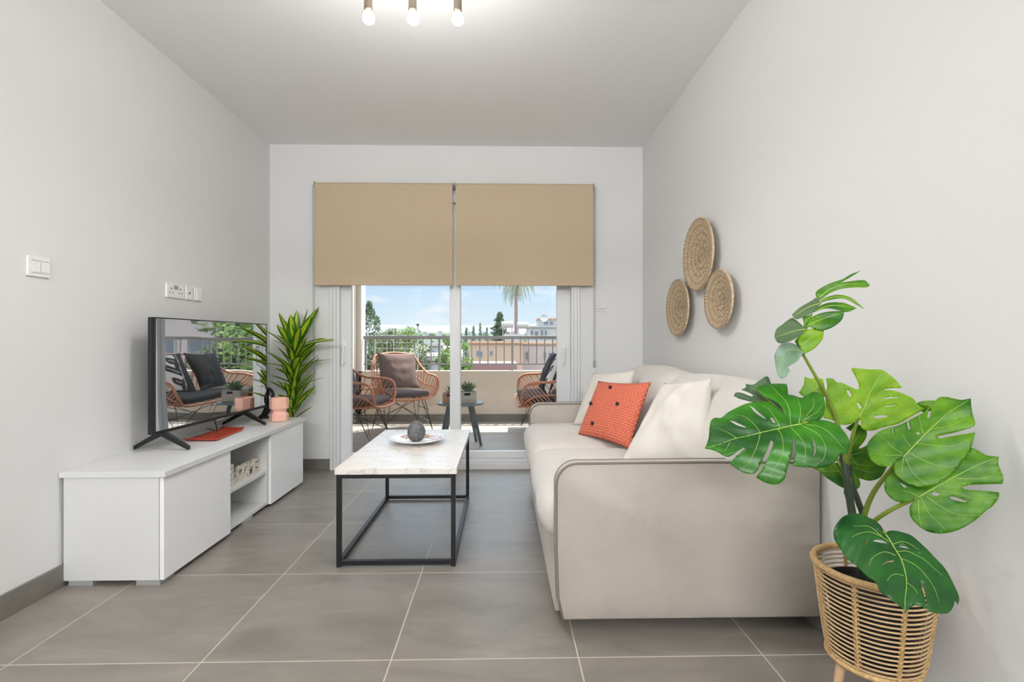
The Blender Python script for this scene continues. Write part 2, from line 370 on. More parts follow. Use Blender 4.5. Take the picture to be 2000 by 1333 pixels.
        if bevel:
            bv = o.modifiers.new('bevel', 'BEVEL'); bv.width = bevel; bv.segments = 2; bv.limit_method = 'ANGLE'; bv.angle_limit = radians(40)
        if solid:
            so = o.modifiers.new('solid', 'SOLIDIFY'); so.thickness = solid; so.offset = 0
        if kind: o['kind'] = kind
        if label: o['label'] = label
        if cat: o['category'] = cat
        if group: o['group'] = group
        return o
def dup_tree(r_, loc, rz, label=None, name=None):
    c = r_.copy(); col.objects.link(c); c.location = loc; c.rotation_euler = (0, 0, rz)
    if label: c['label'] = label
    for ch in list(r_.children):
        d = ch.copy(); col.objects.link(d); d.parent = c
        for g in list(ch.children):
            h = g.copy(); col.objects.link(h); h.parent = d
    return c
def bez(a, b, c, n=8):
    a, b, c = Vector(a), Vector(b), Vector(c)
    return [a * (1 - t) ** 2 + b * 2 * t * (1 - t) + c * t * t for t in [i / n for i in range(n + 1)]]
def catmull(pts, n=6, closed=False):
    P_ = [Vector(p) for p in pts]; out = []; N_ = len(P_)
    for i in range(N_ if closed else N_ - 1):
        g = (lambda k: P_[k % N_]) if closed else (lambda k: P_[max(0, min(N_ - 1, k))])
        p0, p1, p2, p3 = g(i - 1), g(i), g(i + 1), g(i + 2)
        for j in range(n):
            t = j / n
            out.append(.5 * ((2 * p1) + (p2 - p0) * t + (2 * p0 - 5 * p1 + 4 * p2 - p3) * t * t + (3 * p1 - p0 - 3 * p2 + p3) * t ** 3))
    if not closed: out.append(P_[-1])
    return out
def pillow(name, c4, th, mats, label, cat='cushion', group=None, n=26, pinch=.07, facemat=None, wr=.0, seed=0, parent=None):
    bl, br, tr, tl = [Vector(p) for p in c4]
    nor = (br - bl).cross(tl - bl).normalized()
    mb = MB(); uvs = []; vs = []; fs = []; idx = {}
    for side in (1, -1):
        for i in range(n + 1):
            for j in range(n + 1):
                u = -1 + 2 * i / n; v = -1 + 2 * j / n
                edge = i in (0, n) or j in (0, n)
                if side == -1 and edge: idx[(side, i, j)] = idx[(1, i, j)]; continue
                uu = u * (1 - pinch * (1 - v * v)); vv = v * (1 - pinch * (1 - u * u))
                a, b_ = (uu + 1) / 2, (vv + 1) / 2
                p = bl * (1 - a) * (1 - b_) + br * a * (1 - b_) + tr * a * b_ + tl * (1 - a) * b_
                h = th * ((1 - abs(u) ** 2.6) * (1 - abs(v) ** 2.6)) ** .55 if not edge else 0
                if wr and not edge: h += wr * h / th * (noise.noise(Vector((u * 2.2 + seed, v * 2.6, seed * 1.7))) + .5 * noise.noise(Vector((u * 5 + seed, v * 3, 4))))
                idx[(side, i, j)] = len(vs); vs.append(p + nor * h * side); uvs.append(((u + 1) / 2, (v + 1) / 2))
    ms = []
    for side in (1, -1):
        for i in range(n):
            for j in range(n):
                f = [idx[(side, i, j)], idx[(side, i + 1, j)], idx[(side, i + 1, j + 1)], idx[(side, i, j + 1)]]
                if side == -1: f.reverse()
                fs.append(f); ms.append(facemat((i + .5) / n, (j + .5) / n, side) if facemat else 0)
    mb.add(vs, fs); mb.m = ms; mb.uv = uvs
    return mb.build(name, mats, parent, smooth=True, label=label, cat=cat, group=group), nor

# ================================================================== ROOM
XL, XR, YB, YF, ZC = -1.85, 1.14, 4.02, -3.6, 2.6
OX0, OX1, OZ1 = -1.37, .628, 2.2         # door opening
YO = 4.27                               # outer face of back wall
BZ = -.037                              # balcony floor level
MB().box(XL - .1, XR + .1, YF - .1, YO, -.1, 0).build('floor', M['floor'], kind='structure')
MB().box(XL - .1, XR + .1, YF - .1, YO, ZC, ZC + .12).build('ceiling', M['ceiling'], kind='structure')
MB().box(XL - .1, XL, YF, YO, 0, ZC).build('wall_left', M['wall'], kind='structure')
MB().box(XR, XR + .1, YF, YO, 0, ZC).build('wall_right', M['wall'], kind='structure')
b_ = MB(); b_.box(XL, XR, YF - .1, YF, 0, 2.34); b_.box(XL, XR, YF - .1, YF, 2.56, ZC); b_.box(XL, -1.75, YF - .1, YF, 2.34, 2.56); b_.box(1.04, XR, YF - .1, YF, 2.34, 2.56); b_.build('wall_front', M['wall'], kind='structure')
b_ = MB(); b_.box(-1.75, 1.04, YF - .1, YF - .06, 2.34, 2.36); b_.box(-1.75, 1.04, YF - .1, YF - .06, 2.54, 2.56)
for x_ in (-1.75, -.37, 1.0): b_.box(x_, x_ + .04, YF - .1, YF - .06, 2.36, 2.54)
b_.build('fill_window', M['pvc'], kind='structure')  # unseen window frame, added to go with the rear area fill
b_ = MB(); b_.box(XL, OX0, YB, YO, 0, ZC); b_.box(OX1, XR, YB, YO, 0, ZC); b_.box(OX0, OX1, YB, YO, OZ1, ZC)
b_.build('wall_back', M['wall'], kind='structure')
MB().box(XL, XL + .012, YF, YB, 0, .092).build('baseboard_left', M['skirt'], kind='structure', bevel=.002)
MB().box(XL + .012, OX0 - .004, YB - .012, YB, 0, .088).build('baseboard_back', M['skirt'], kind='structure', bevel=.002)
MB().box(XR - .012, XR, YF, YB, 0, .092).build('baseboard_right', M['skirt'], kind='structure', bevel=.002)

# ---- sliding balcony door
d1 = bpy.data.objects.new('door_1', None); col.objects.link(d1); d1.location = (-.37, 4.05, 0); d1['kind'] = 'structure'; ORG[d1] = Vector((-.37, 4.05, 0))
f_ = MB()
f_.box(OX0, -1.292, 4.0, 4.14, 0, OZ1); f_.box(OX1 - .068, OX1, 4.0, 4.14, 0, OZ1)
f_.box(-1.292, OX1 - .068, 4.0, 4.14, OZ1 - .06, OZ1); f_.box(-1.292, OX1 - .068, 4.0, 4.16, 0, .052)
f_.box(-1.292, OX1 - .068, 4.03, 4.2, .052, .07)
f_.build('door_frame', M['pvc'], d1, bevel=.003)
g_ = MB()
for x in (-1.345, -1.318, OX1 - .05, OX1 - .022): g_.box(x, x + .0025, 3.9985, 4.002, .003, OZ1)
g_.build('frame_groove', M['pvc2'], d1)
def sash(x0, x1, wl, wr_, y, hx):
    s_ = MB()
    s_.box(x0, x0 + wl, y, y + .045, .07, OZ1 - .06); s_.box(x1 - wr_, x1, y, y + .045, .07, OZ1 - .06)
    s_.box(x0 + wl, x1 - wr_, y, y + .045, .07, .125); s_.box(x0 + wl, x1 - wr_, y, y + .045, OZ1 - .13, OZ1 - .06)
    so = s_.build('sliding_sash', M['pvc'], d1, bevel=.004)
    MB().box(x0 + wl - .005, x1 - wr_ + .005, y + .018, y + .026, .12, OZ1 - .125).build('glass_pane', M['glass'], so)
    if hx:
        h = MB(); h.box(hx - .012, hx + .012, y - .012, y, .86, 1.02)
        h.tube(catmull([(hx, y - .012, .985), (hx, y - .04, .985), (hx, y - .045, .97), (hx - .004, y - .048, .9), (hx - .006, y - .045, .84)], 4), .008, 8)
        h.build('door_handle', M['switch'], so, auto=40)
sash(-1.3, -.335, .088, .085, 4.045, -1.262)
sash(-.42, OX1 - .06, .085, .115, 4.095, None)
h = MB(); h.tube(catmull([(.505, 4.093, .965), (.505, 4.05, .965), (.504, 4.045, .95), (.5, 4.042, .88), (.498, 4.045, .83)], 4), .008, 8); h.box(.493, .517, 4.085, 4.096, .86, 1.0)
h.build('door_handle', M['switch'], d1, auto=40)

# ---- roller blinds
def blind(x0, x1, label, chain_x, z_end, weight):
    t = root('roller_blind', label, 'blind', ((x0 + x1) / 2, 3.955, 1.47), group='roller blinds over the balcony door')
    MB().box(x0, x1, 3.954, 3.956, 1.478, 2.262).build('blind_fabric', M['blind'], t)
    MB().tube([(x0, 3.975, 2.262), (x1, 3.975, 2.262)], .021, 16).build('roller_tube', M['blind'], t, auto=40)
    MB().box(x0, x1, 3.948, 3.962, 1.468, 1.498).build('bottom_bar', M['blind'], t, bevel=.004)
    for x in (x0 - .008, x1 + .002): MB().box(x, x + .006, 3.95, 4.018, 2.235, 2.285).build('bracket', M['grey_plastic'], t, bevel=.002)
    c = MB(); s_ = 1 if chain_x > 0 else -1
    for dx in (-.007, .007): c.tube([(chain_x + dx, 3.975, 2.26), (chain_x + dx * .6, 3.985, z_end)], .0016, 6)
    for k in range(0): pass
    c.tube(catmull([(chain_x - .0042, 3.985, z_end), (chain_x, 3.985, z_end - .008), (chain_x + .0042, 3.985, z_end)], 4), .0016, 6)
    c.build('pull_chain', M['pvc2'], t)
    if weight: MB().rbox(chain_x - .009, chain_x + .009, 3.978, 3.992, z_end - .05, z_end + .004, .005, 4).build('chain_weight', M['grey_plastic'], t, smooth=True)
blind(-1.471, -.39, 'beige roller blind pulled half down over left sash of balcony door', -1.487, .62, False)
blind(-.364, .728, 'beige roller blind pulled half down over right sash, with weighted chain', .742, .87, True)

# ---- ceiling spot bar
t = root('ceiling_spot_bar', 'nickel ceiling bar with three lit reflector bulbs pointing down', 'ceiling light', (-.36, 2.0, ZC))
MB().rbox(-.72, .0, 1.97, 2.03, ZC - .028, ZC, .006, 6).build('bar', M['nickel'], t, auto=35)
for bx, dx in ((-.532, .006), (-.356, .006), (-.176, .0)):
    hd = MB()
    hd.tube([(bx, 2.0, ZC - .028), (bx, 2.0, 2.44)], .006, 8)
    hd.lathe([(.007, 2.445), (.015, 2.438), (.0165, 2.43), (.0165, 2.352), (.013, 2.352), (.013, 2.36)], (bx, 2.0, 0), 20, cap0=True, cap1=True)
    ho = hd.build('spot_head', M['nickel'], t, auto=40)
    ne = MB(); ne.lathe([(.0125, 2.372), (.0125, 2.352), (.0145, 2.342)], (bx, 2.0, 0), 20); ne.build('bulb_neck', M['bulb_neck'], ho, auto=40)
    bb = MB(); bb.lathe([(.0145, 2.342), (.021, 2.33), (.0245, 2.318), (.0235, 2.308), (.017, 2.3), (.004, 2.297)], (bx + dx * .3, 2.0, 0), 24)
    bb.build('bulb', M['bulb'], ho, smooth=True)
    bl_ = light('bulb_light', 'SPOT', (bx, 2.0, 2.285), BULB_W, WARM, .03); bl_.data.spot_size = radians(165); bl_.data.spot_blend = 1.0; light('bulb_glow', 'POINT', (bx, 2.0, 2.26), 2.8, WARM, .04)

# ---- added globe fill lamps out of view, hung above and behind the camera
for (x, y, z, lb) in GLOBE_FILLS:
    t = root('globe_fill_lamp', lb, 'ceiling light', (x, y, ZC), group='added opal globe fill lamps')
    MB().lathe([(.05, ZC - .02), (.05, ZC)], (x, y, 0), 20).build('canopy', M['pvc'], t, auto=40)
    MB().tube([(x, y, ZC - .02), (x, y, z + .11)], .012, 8).build('cord', M['dark'], t)
    gl = MB(); gl.lathe([(.12 * sin(pi * k / 12) + .001, -.12 * cos(pi * k / 12)) for k in range(13)], (x, y, z), 24)
    go = gl.build('globe', M['globe'], t, smooth=True); go.visible_shadow = True
    lo = light('globe_fill_light', 'POINT', (x, y, z), GLOBE_FILL_W if y < 0 else 4, WARM, .16)

# ---- switches and sockets
t = root('thermostat_switch', 'square white wall switch plate left of the television, near photo edge', 'switch', (XL, 2.027, 1.285))
MB().box(XL, XL + .009, 1.978, 2.076, 1.285, 1.366).build('plate', M['switch'], t, bevel=.003)
MB().box(XL + .009, XL + .0105, 1.996, 2.066, 1.304, 1.345).build('rocker', M['switch'], t, bevel=.001)
g_ = MB(); g_.box(XL + .009, XL + .0096, 1.992, 2.07, 1.3475, 1.3495); g_.box(XL + .009, XL + .0096, 1.992, 2.07, 1.299, 1.3005); g_.box(XL + .0105, XL + .0112, 2.03, 2.0312, 1.306, 1.343)
g_.build('seam', M['pvc2'], t)
t = root('double_socket', 'white double three-pin wall socket above the television', 'socket', (XL, 2.857, 1.272))
MB().box(XL, XL + .009, 2.782, 2.934, 1.272, 1.352).build('plate', M['switch'], t, bevel=.003)
for cy in (2.82, 2.898):
    g_ = MB(); g_.box(XL + .009, XL + .0095, cy - .003, cy + .003, 1.318, 1.33)
    for dy in (-.012, .012): g_.box(XL + .009, XL + .0095, cy + dy - .004, cy + dy + .004, 1.299, 1.304)
    g_.build('pin_slot', M['dark'], t)
g_ = MB()
for cy in (2.848, 2.868): g_.box(XL + .009, XL + .013, cy - .007, cy + .007, 1.322, 1.344)
g_.build('rocker', M['grey_plastic'], t, bevel=.001)
t = root('aerial_socket', 'narrow white aerial socket with round black hole, beside double socket', 'socket', (XL, 2.985, 1.27))
MB().box(XL, XL + .009, 2.951, 3.016, 1.272, 1.352).build('plate', M['switch'], t, bevel=.003)
MB().tube([(XL + .009, 2.983, 1.312), (XL + .0105, 2.983, 1.312)], .006, 12).build('hole', M['dark'], t)
t = root('blank_plate', 'rightmost narrow white wall plate with a curved rocker, above the television', 'switch', (XL, 3.07, 1.27))
MB().box(XL, XL + .009, 3.032, 3.108, 1.272, 1.352).build('plate', M['switch'], t, bevel=.003)
MB().box(XL + .009, XL + .012, 3.05, 3.085, 1.28, 1.344).build('rocker', M['switch'], t, bevel=.002)
t = root('data_plate', 'small flat white wall plate right of the balcony door', 'switch', (.81, YB, 1.266))
MB().box(.77, .85, YB - .008, YB, 1.266, 1.336).build('plate', M['wall'], t, bevel=.003)
MB().box(.777, .843, YB - .0095, YB - .008, 1.286, 1.29).build('seam', M['pvc2'], t)

# ================================================================== TV UNIT
t = root('tv_unit', 'long low white television cabinet with open middle shelf, standing along left wall', 'cabinet', (-1.63, 2.87, 0))
b_ = MB()
x0, x1, y0, y1 = -1.838, -1.444, 2.132, 3.61
b_.box(x0, x1, y0, y0 + .018, .022, .457); b_.box(x0, x1, y1 - .018, y1, .022, .457)
b_.box(x0, x1, 2.634, 2.652, .04, .457); b_.box(x0, x1, 3.1, 3.118, .04, .457)
b_.box(x0, x1, y0 + .018, y1 - .018, .022, .04); b_.box(x0, x0 + .006, y0 + .018, y1 - .018, .04, .457)
b_.build('carcass', M['lacquer2'], t, bevel=.001)
MB().box(-1.848, -1.41, 2.12, 3.622, .457, .482).build('top_board', M['lacquer2'], t, bevel=.002)
MB().box(-1.442, -1.424, 2.134, 2.652, .022, .452).build('door', M['lacquer'], t, bevel=.001)
MB().box(-1.442, -1.424, 3.112, 3.608, .022, .452).build('door', M['lacquer'], t, bevel=.001)
MB().box(x0 + .006, -1.45, 2.652, 3.1, .214, .232).build('shelf', M['lacquer2'], t, bevel=.001)
for fx in (-1.77, -1.49):
    for fy in (2.18, 2.87, 3.56):
        MB().box(fx - .05, fx + .05, fy - .045, fy + .045, 0, .022).build('foot', M['grey_plastic'], t)

# ---- welcome letters
t = root('welcome_sign', 'white carved wooden letters spelling WELCOME on the open cabinet shelf', 'sign', (-1.52, 2.93, .2325))
fc = bpy.data.curves.new('fnt', 'FONT'); tmp = bpy.data.objects.new('fnt', fc); col.objects.link(tmp)
yy = 2.66
for i, ch in enumerate('WELCOME'):
    fc.body = ch; fc.size = 1; fc.extrude = .06; fc.bevel_depth = .03; fc.offset = .035
    dg = bpy.context.evaluated_depsgraph_get(); dg.update()
    me = bpy.data.meshes.new_from_object(tmp.evaluated_get(dg))
    xs = [v.co.x for v in me.vertices]; ys = [v.co.y for v in me.vertices]
    wd = .062; ht = .115 if ch in 'WL' else .088
    for v in me.vertices:
        a = (v.co.x - min(xs)) / (max(xs) - min(xs)) * wd; c = (v.co.y - min(ys)) / (max(ys) - min(ys)) * ht; d = v.co.z * .12
        v.co = Vector((-1.5 + d, yy + a, .2325 + c)) - ORG[t]
    me.materials.clear(); me.materials.append(M['sign'])
    o = bpy.data.objects.new('letter', me); col.objects.link(o); o.parent = t; yy += .061
bpy.data.objects.remove(tmp)
MB().box(-1.52, -1.48, 2.66, 3.088, .2322, .238).build('plinth', M['sign'], t)

# ---- television
TX = -1.675
t = root('television', 'flat black glossy television on two splayed legs on the white cabinet', 'television', (TX, 2.99, .4825))
t.rotation_euler = (0, 0, radians(-3.0))
MB().box(TX - .036, TX - .018, 2.482, 3.532, .568, 1.148).build('housing', M['black_plastic'], t, bevel=.004)
MB().rbox(TX - .08, TX - .034, 2.56, 3.45, .575, .86, .02, 6).build('back_cover', M['black_plastic'], t, auto=40)
bz = MB()
bz.box(TX - .018, TX + .003, 2.482, 2.4875, .568, 1.148); bz.box(TX - .018, TX + .003, 3.5265, 3.532, .568, 1.148); bz.box(TX - .018, TX + .003, 2.4875, 3.5265, 1.1425, 1.148); bz.box(TX - .018, TX + .003, 2.4875, 3.5265, .568, .584)
bz.build('bezel', M['black_metal'], t, bevel=.001)
sm = MB(); ny, nz_ = 40, 24
sm.add([(TX + .0012 - .001 * (1 - (2 * i / ny - 1) ** 2), 2.487 + 1.040 * i / ny, .584 + .5595 * j / nz_) for i in range(ny + 1) for j in range(nz_ + 1)],
       [(i * (nz_ + 1) + j, (i + 1) * (nz_ + 1) + j, (i + 1) * (nz_ + 1) + j + 1, i * (nz_ + 1) + j + 1) for i in range(ny) for j in range(nz_)])
sm.build('screen', M['screen'], t, smooth=True)
MB().box(TX - .002, TX + .003, 2.97, 3.04, .562, .570).build('sensor', M['grey_plastic'], t)
for ly in (2.55, 3.28):
    lg = MB()
    for sx, ex in ((-1, -1.828), (1, -1.548)):
        a = Vector((TX - .014, ly, .568)); bq = Vector((ex, ly - .002, .4925))
        for k in range(1):
            dv = bq - a; w2 = .017
            vs_ = []
            for tt, hh_, ww in ((0, .016, .012), (1, .009, .011)):
                p = a + dv * tt
                vs_ += [p + Vector((0, -ww, -hh_)), p + Vector((0, ww, -hh_)), p + Vector((0, ww, hh_)), p + Vector((0, -ww, hh_))]
            lg.add(vs_, [(0, 1, 2, 3), (7, 6, 5, 4), (0, 4, 5, 1), (1, 5, 6, 2), (2, 6, 7, 3), (3, 7, 4, 0)])
    lg.build('stand_leg', M['black_plastic'], t, bevel=.002)
b_ = MB(); b_.tube(catmull([(TX - .05, 3.0, .6), (TX - .04, 3.02, .54), (TX - .05, 3.05, .492), (TX - .12, 3.1, .487), (-1.84, 3.13, .487)], 6), .003, 6)
b_.build('power_cord', M['black_plastic'], t)

# ---- red tray
c4 = [Vector((-1.735, 2.755, 0)), Vector((-1.555, 2.742, 0)), Vector((-1.585, 3.1, 0)), Vector((-1.735, 3.135, 0))]
b_ = MB()
def traypt(u, v, z): return c4[0] * (1 - u) * (1 - v) + c4[1] * u * (1 - v) + c4[2] * u * v + c4[3] * (1 - u) * v + Vector((0, 0, z + .4825))
n = 16; vs_ = []; fs_ = []
for i in range(n + 1):
    for j in range(9):
        v = i / n; u = j / 8; e_ = max(0, (abs(v - .5) - .42) / .08); e2 = max(0, (abs(u - .5) - .44) / .06)
        vs_.append(traypt(u, v, .005 + .011 * e_ + .003 * e2))
for i in range(n):
    for j in range(8): fs_.append((i * 9 + j, i * 9 + j + 1, (i + 1) * 9 + j + 1, (i + 1) * 9 + j))
b_.add(vs_, fs_); o = b_.build('decorative_tray', M['red'], label='shallow red tray with upturned ends lying under the television', cat='tray', smooth=True)
so = o.modifiers.new('s', 'SOLIDIFY'); so.thickness = .0045; so.offset = -1

# ---- pink candle holder and black sculpture
b_ = MB(); R_ = .062
prof = [(.05, 0), (R_, .003), (R_, .045), (.05, .058), (.047, .066), (.05, .074), (R_, .088), (R_, .156), (R_ - .004, .159), (R_ - .01, .157), (R_ - .012, .11), (.02, .1), (.001, .1)]
b_.lathe(prof, (-1.528, 3.46, .482), 8, cap1=False, phase=pi / 8)
b_.build('candle_holder', M['pink'], label='pink ribbed hourglass candle holder at far end of the white cabinet', cat='candle holder', bevel=.002, auto=30)
b_ = MB(); cx, cy, cz = -1.69, 3.575, .482
pts = catmull([(cx - .0, cy, cz + .012), (cx + .01, cy, cz + .03), (cx + .035, cy - .005, cz + .075), (cx + .055, cy - .01, cz + .13), (cx + .045, cy, cz + .18), (cx + .005, cy + .01, cz + .2), (cx - .03, cy + .01, cz + .185), (cx - .045, cy + .005, cz + .15)], 6)
b_.tube(pts, [.016 + .012 * sin(pi * i / (len(pts) - 1)) for i in range(len(pts))], 14)
b_.lathe([(.042, 0), (.042, .006), (.026, .02), (.018, .03)], (cx, cy, cz), 24)
b_.build('knot_sculpture', M['gloss_black'], label='glossy black curved loop sculpture between television and pink candle holder', cat='sculpture', smooth=True)

# ---- dracaena behind the cabinet
DX, DY = -1.60, 3.81
t = root('dracaena', 'yellow-striped dracaena standing in the corner behind the cabinet end', 'plant', (DX, DY, 0))
MB().lathe([(.06, 0), (.065, .01), (.082, .19), (.085, .2), (.08, .2), (.078, .18), (.001, .178)], (DX, DY, 0), 32, cap1=False).build('pot', M['pot_black'], t, auto=40)
MB().lathe([(.078, .165), (.072, .182), (.001, .184)], (DX, DY, 0), 24).build('soil', M['soil'], t, smooth=True)
MB().tube(catmull([(DX, DY, .17), (DX + .004, DY, .5), (DX + .02, DY, .75), (DX + .03, DY, .98)], 5), [.014] * 16, 10).build('cane', M['cane'], t, smooth=True)
rnd = random.Random(3); WK = 1.35
def blade(base, az, el, ln, wd, droop, par, roll=0, mt='drac'):
    d = Vector((cos(az) * cos(el), sin(az) * cos(el), sin(el))); sd = Vector((-sin(az), cos(az), 0)); p = Vector(base); n = 12
    mb = MB(); vs_ = []; uv = []
    for i in range(n + 1):
        s_ = i / n; wv = WK * wd * (sin(pi * min(1, (s_ * .86 + .12))) ** .8) * (1 if s_ < 1 else .05)
        if i == n: wv = .001
        upv = d.cross(sd) * -1; sdd = (sd * cos(roll) + upv * sin(roll))
        for q, h in ((-1, .22), (0, 0), (1, .22)):
            vs_.append(p + sdd * q * wv / 2 + upv * h * wv * .5); uv.append(((q + 1) / 2, s_))
        p = p + d * ln / n
        d = (d + Vector((0, 0, -droop / n))).normalized()
        if p.y > 3.995: p.y = 3.995
        if p.x < XL + .012: p.x = XL + .012
    for v_ in vs_:
        v_.y = min(v_.y, 4.008); v_.x = max(v_.x, XL + .004)
    mb.add(vs_, [(i * 3 + k, i * 3 + k + 1, (i + 1) * 3 + k + 1, (i + 1) * 3 + k) for i in range(n) for k in (0, 1)])
    mb.uv = uv
    return mb.build('leaf', M[mt], par, smooth=True)
# whorls: (height, n, elevation deg, length, droop)
for hz, cnt, el, ln, dr, wd in ((1.0, 4, 82, .27, .1, .048), (.99, 7, 62, .33, .5, .048), (.96, 8, 42, .36, .75, .046), (.9, 6, 52, .24, .5, .04), (.84, 6, 60, .26, .5, .042), (.80, 8, 38, .32, .6, .044), (.74, 8, 50, .27, .7, .042), (.69, 7, 64, .25, .5, .042), (.66, 7, 40, .28, .6, .04), (.60, 7, 58, .24, .5, .038), (.55, 7, 45, .25, .5, .038), (.50, 6, 62, .22, .4, .036), (.45, 5, 50, .2, .4, .036)):
    a0 = rnd.random() * 6
    for k in range(cnt):
        az = a0 + 2 * pi * k / cnt + rnd.uniform(-.25, .25)
        lf = .68 if (sin(az) < -.3 and cos(az) < .5) or cos(az) < -.3 else 1.0
        bx = DX + .03 * (hz - .17) / .83
        if hz < .8 and cos(az) < -.3 and sin(az) > -.2: continue
        blade((bx + .008 * cos(az), DY + .008 * sin(az), hz + rnd.uniform(-.03, .03)), az, radians(el + rnd.uniform(-12, 12)), lf * ln * rnd.uniform(.85, 1.12), wd * rnd.uniform(.85, 1.15), dr, t, rnd.uniform(-.4, .4))

# ================================================================== COFFEE TABLE
t = root('coffee_table', 'rectangular coffee table with pale marble top on black open metal frame', 'table', (-.48, 2.77, 0))
MB().box(-.757, -.205, 2.275, 3.268, .424, .452).build('table_top', M['marble'], t, bevel=.0015)
xa, xb, ya, yb_, s_ = -.752, -.212, 2.285, 3.262, .02
for x in (xa, xb - s_):
    for y in (ya, yb_ - s_): MB().box(x, x + s_, y, y + s_, 0, .424).build('leg', M['black_metal'], t)
b_ = MB()
for z in (.404, .008):
    b_.box(xa + s_, xb - s_, ya, ya + s_, z, z + .02); b_.box(xa + s_, xb - s_, yb_ - s_, yb_, z, z + .02)
    b_.box(xa, xa + s_, ya + s_, yb_ - s_, z, z + .02); b_.box(xb - s_, xb, ya + s_, yb_ - s_, z, z + .02)
b_.build('rail', M['black_metal'], t)
b_ = MB(); b_.lathe([(.06, 0), (.075, .002), (.08, .006), (.125, .014), (.157, .027), (.16, .03), (.157, .031), (.12, .018), (.078, .010), (.074, .008), (.001, .008)], (0, 0, 0), 64, cap1=False)
for v in b_.v: v += Vector((-.482, 2.86, .452))
b_.build('decorative_plate', M['plate'], label='round white plate with brown pattern on the coffee table', cat='plate', smooth=True, origin=(-.482, 2.86, .452))
b_ = MB(); n = 48; prof = []
for k in range(n + 1):
    a = pi * k / n; r = .048 * sin(a) * (1 + .10 * cos(a)); z = .061 - .061 * cos(a); prof.append((max(r, .0008), max(z, .004)))
b_.lathe(prof, (0, 0, 0), 64, cap0=True, cap1=True)
for v in b_.v:
    rr = math.hypot(v.x, v.y)
    if rr > .003:
        k = 1 + .045 * abs(sin(math.atan2(v.y, v.x) * 10 + v.z * 90)) + .03 * noise.noise(v * 120); v.x *= k; v.y *= k
    v += Vector((-.482, 2.83, .4585))
b_.build('stone_egg', M['stone'], label='grey textured egg ornament standing on the white plate', cat='ornament', smooth=True)

# ================================================================== SOFA
t = root('sofa', 'taupe suede two-seat sofa with dark piping against the right wall', 'sofa', (.65, 2.6, 0))
SX0, SX1 = .19, 1.128
def armprof(inset=0):
    pts = []; r = .075 - inset
    x0_, x1_, z0_, z1_ = SX0 + inset, SX1 - inset, .052 + inset, .602 - inset
    pts.append((x0_ + .022, z0_)); 
    pts.append((x0_ + .006, z0_ + .08)); pts.append((x0_, z0_ + .25))
    for k in range(9):
        a = pi - k / 8 * pi / 2; pts.append((x0_ + r + r * cos(a), z1_ - r + r * sin(a)))
    pts.append((x1_ - .4, z1_ + .003)); pts.append((x1_ - .03, z1_ - .001)); pts.append((x1_, z1_ - .02)); pts.append((x1_, z0_))
    return pts
def arm(ya, yb):
    b_ = MB(); n_ = 0; rings = [(ya + .010, .010), (ya + .003, .003), (ya, .008)]
    vs_ = []
    seq = [(ya, .006), (ya + .006, .0), (yb - .006, .0), (yb, .006)]
    for y, ins in seq: vs_ += [(x, y, z) for x, z in armprof(ins)]
    m_ = len(armprof()); fs_ = [tuple(range(m_))]
    for i in range(len(seq) - 1):
        for j in range(m_): fs_.append((i * m_ + j, (i + 1) * m_ + j, (i + 1) * m_ + (j + 1) % m_, i * m_ + (j + 1) % m_))
    fs_.append(tuple(reversed(range((len(seq) - 1) * m_, len(seq) * m_))))
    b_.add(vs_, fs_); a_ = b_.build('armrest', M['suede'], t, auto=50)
    p_ = MB()
    for y in (ya + .001, yb - .001): p_.tube([(x, y, z) for x, z in armprof(.0015)[:-2]], .0042, 8)
    p_.build('piping', M['piping'], a_, smooth=True)
arm(1.742, 1.79); arm(3.385, 3.472)
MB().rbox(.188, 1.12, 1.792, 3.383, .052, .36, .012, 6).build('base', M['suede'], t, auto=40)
def seatfn(p):
    if p.x < .3: p = p + Vector((.012 * noise.noise(p * 6), 0, 0))
    return p + Vector((0, 0, .006 * noise.noise(p * 5)))
for ya, yb in ((1.797, 2.598), (2.610, 3.38)):
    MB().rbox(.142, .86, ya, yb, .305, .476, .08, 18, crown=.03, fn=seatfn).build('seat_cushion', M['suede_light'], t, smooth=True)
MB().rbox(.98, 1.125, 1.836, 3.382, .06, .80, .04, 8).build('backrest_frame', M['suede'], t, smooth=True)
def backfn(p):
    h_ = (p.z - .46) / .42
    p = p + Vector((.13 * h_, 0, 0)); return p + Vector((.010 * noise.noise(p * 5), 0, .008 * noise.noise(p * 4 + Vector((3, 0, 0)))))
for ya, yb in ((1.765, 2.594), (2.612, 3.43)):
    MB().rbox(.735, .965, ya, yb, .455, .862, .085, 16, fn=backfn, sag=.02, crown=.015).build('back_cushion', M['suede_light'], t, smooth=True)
for fx in (.33, 1.0):
    for fy in (1.98, 3.25): MB().lathe([(.02, 0), (.022, .053)], (fx, fy, 0), 16).build('foot', M['black_plastic'], t)

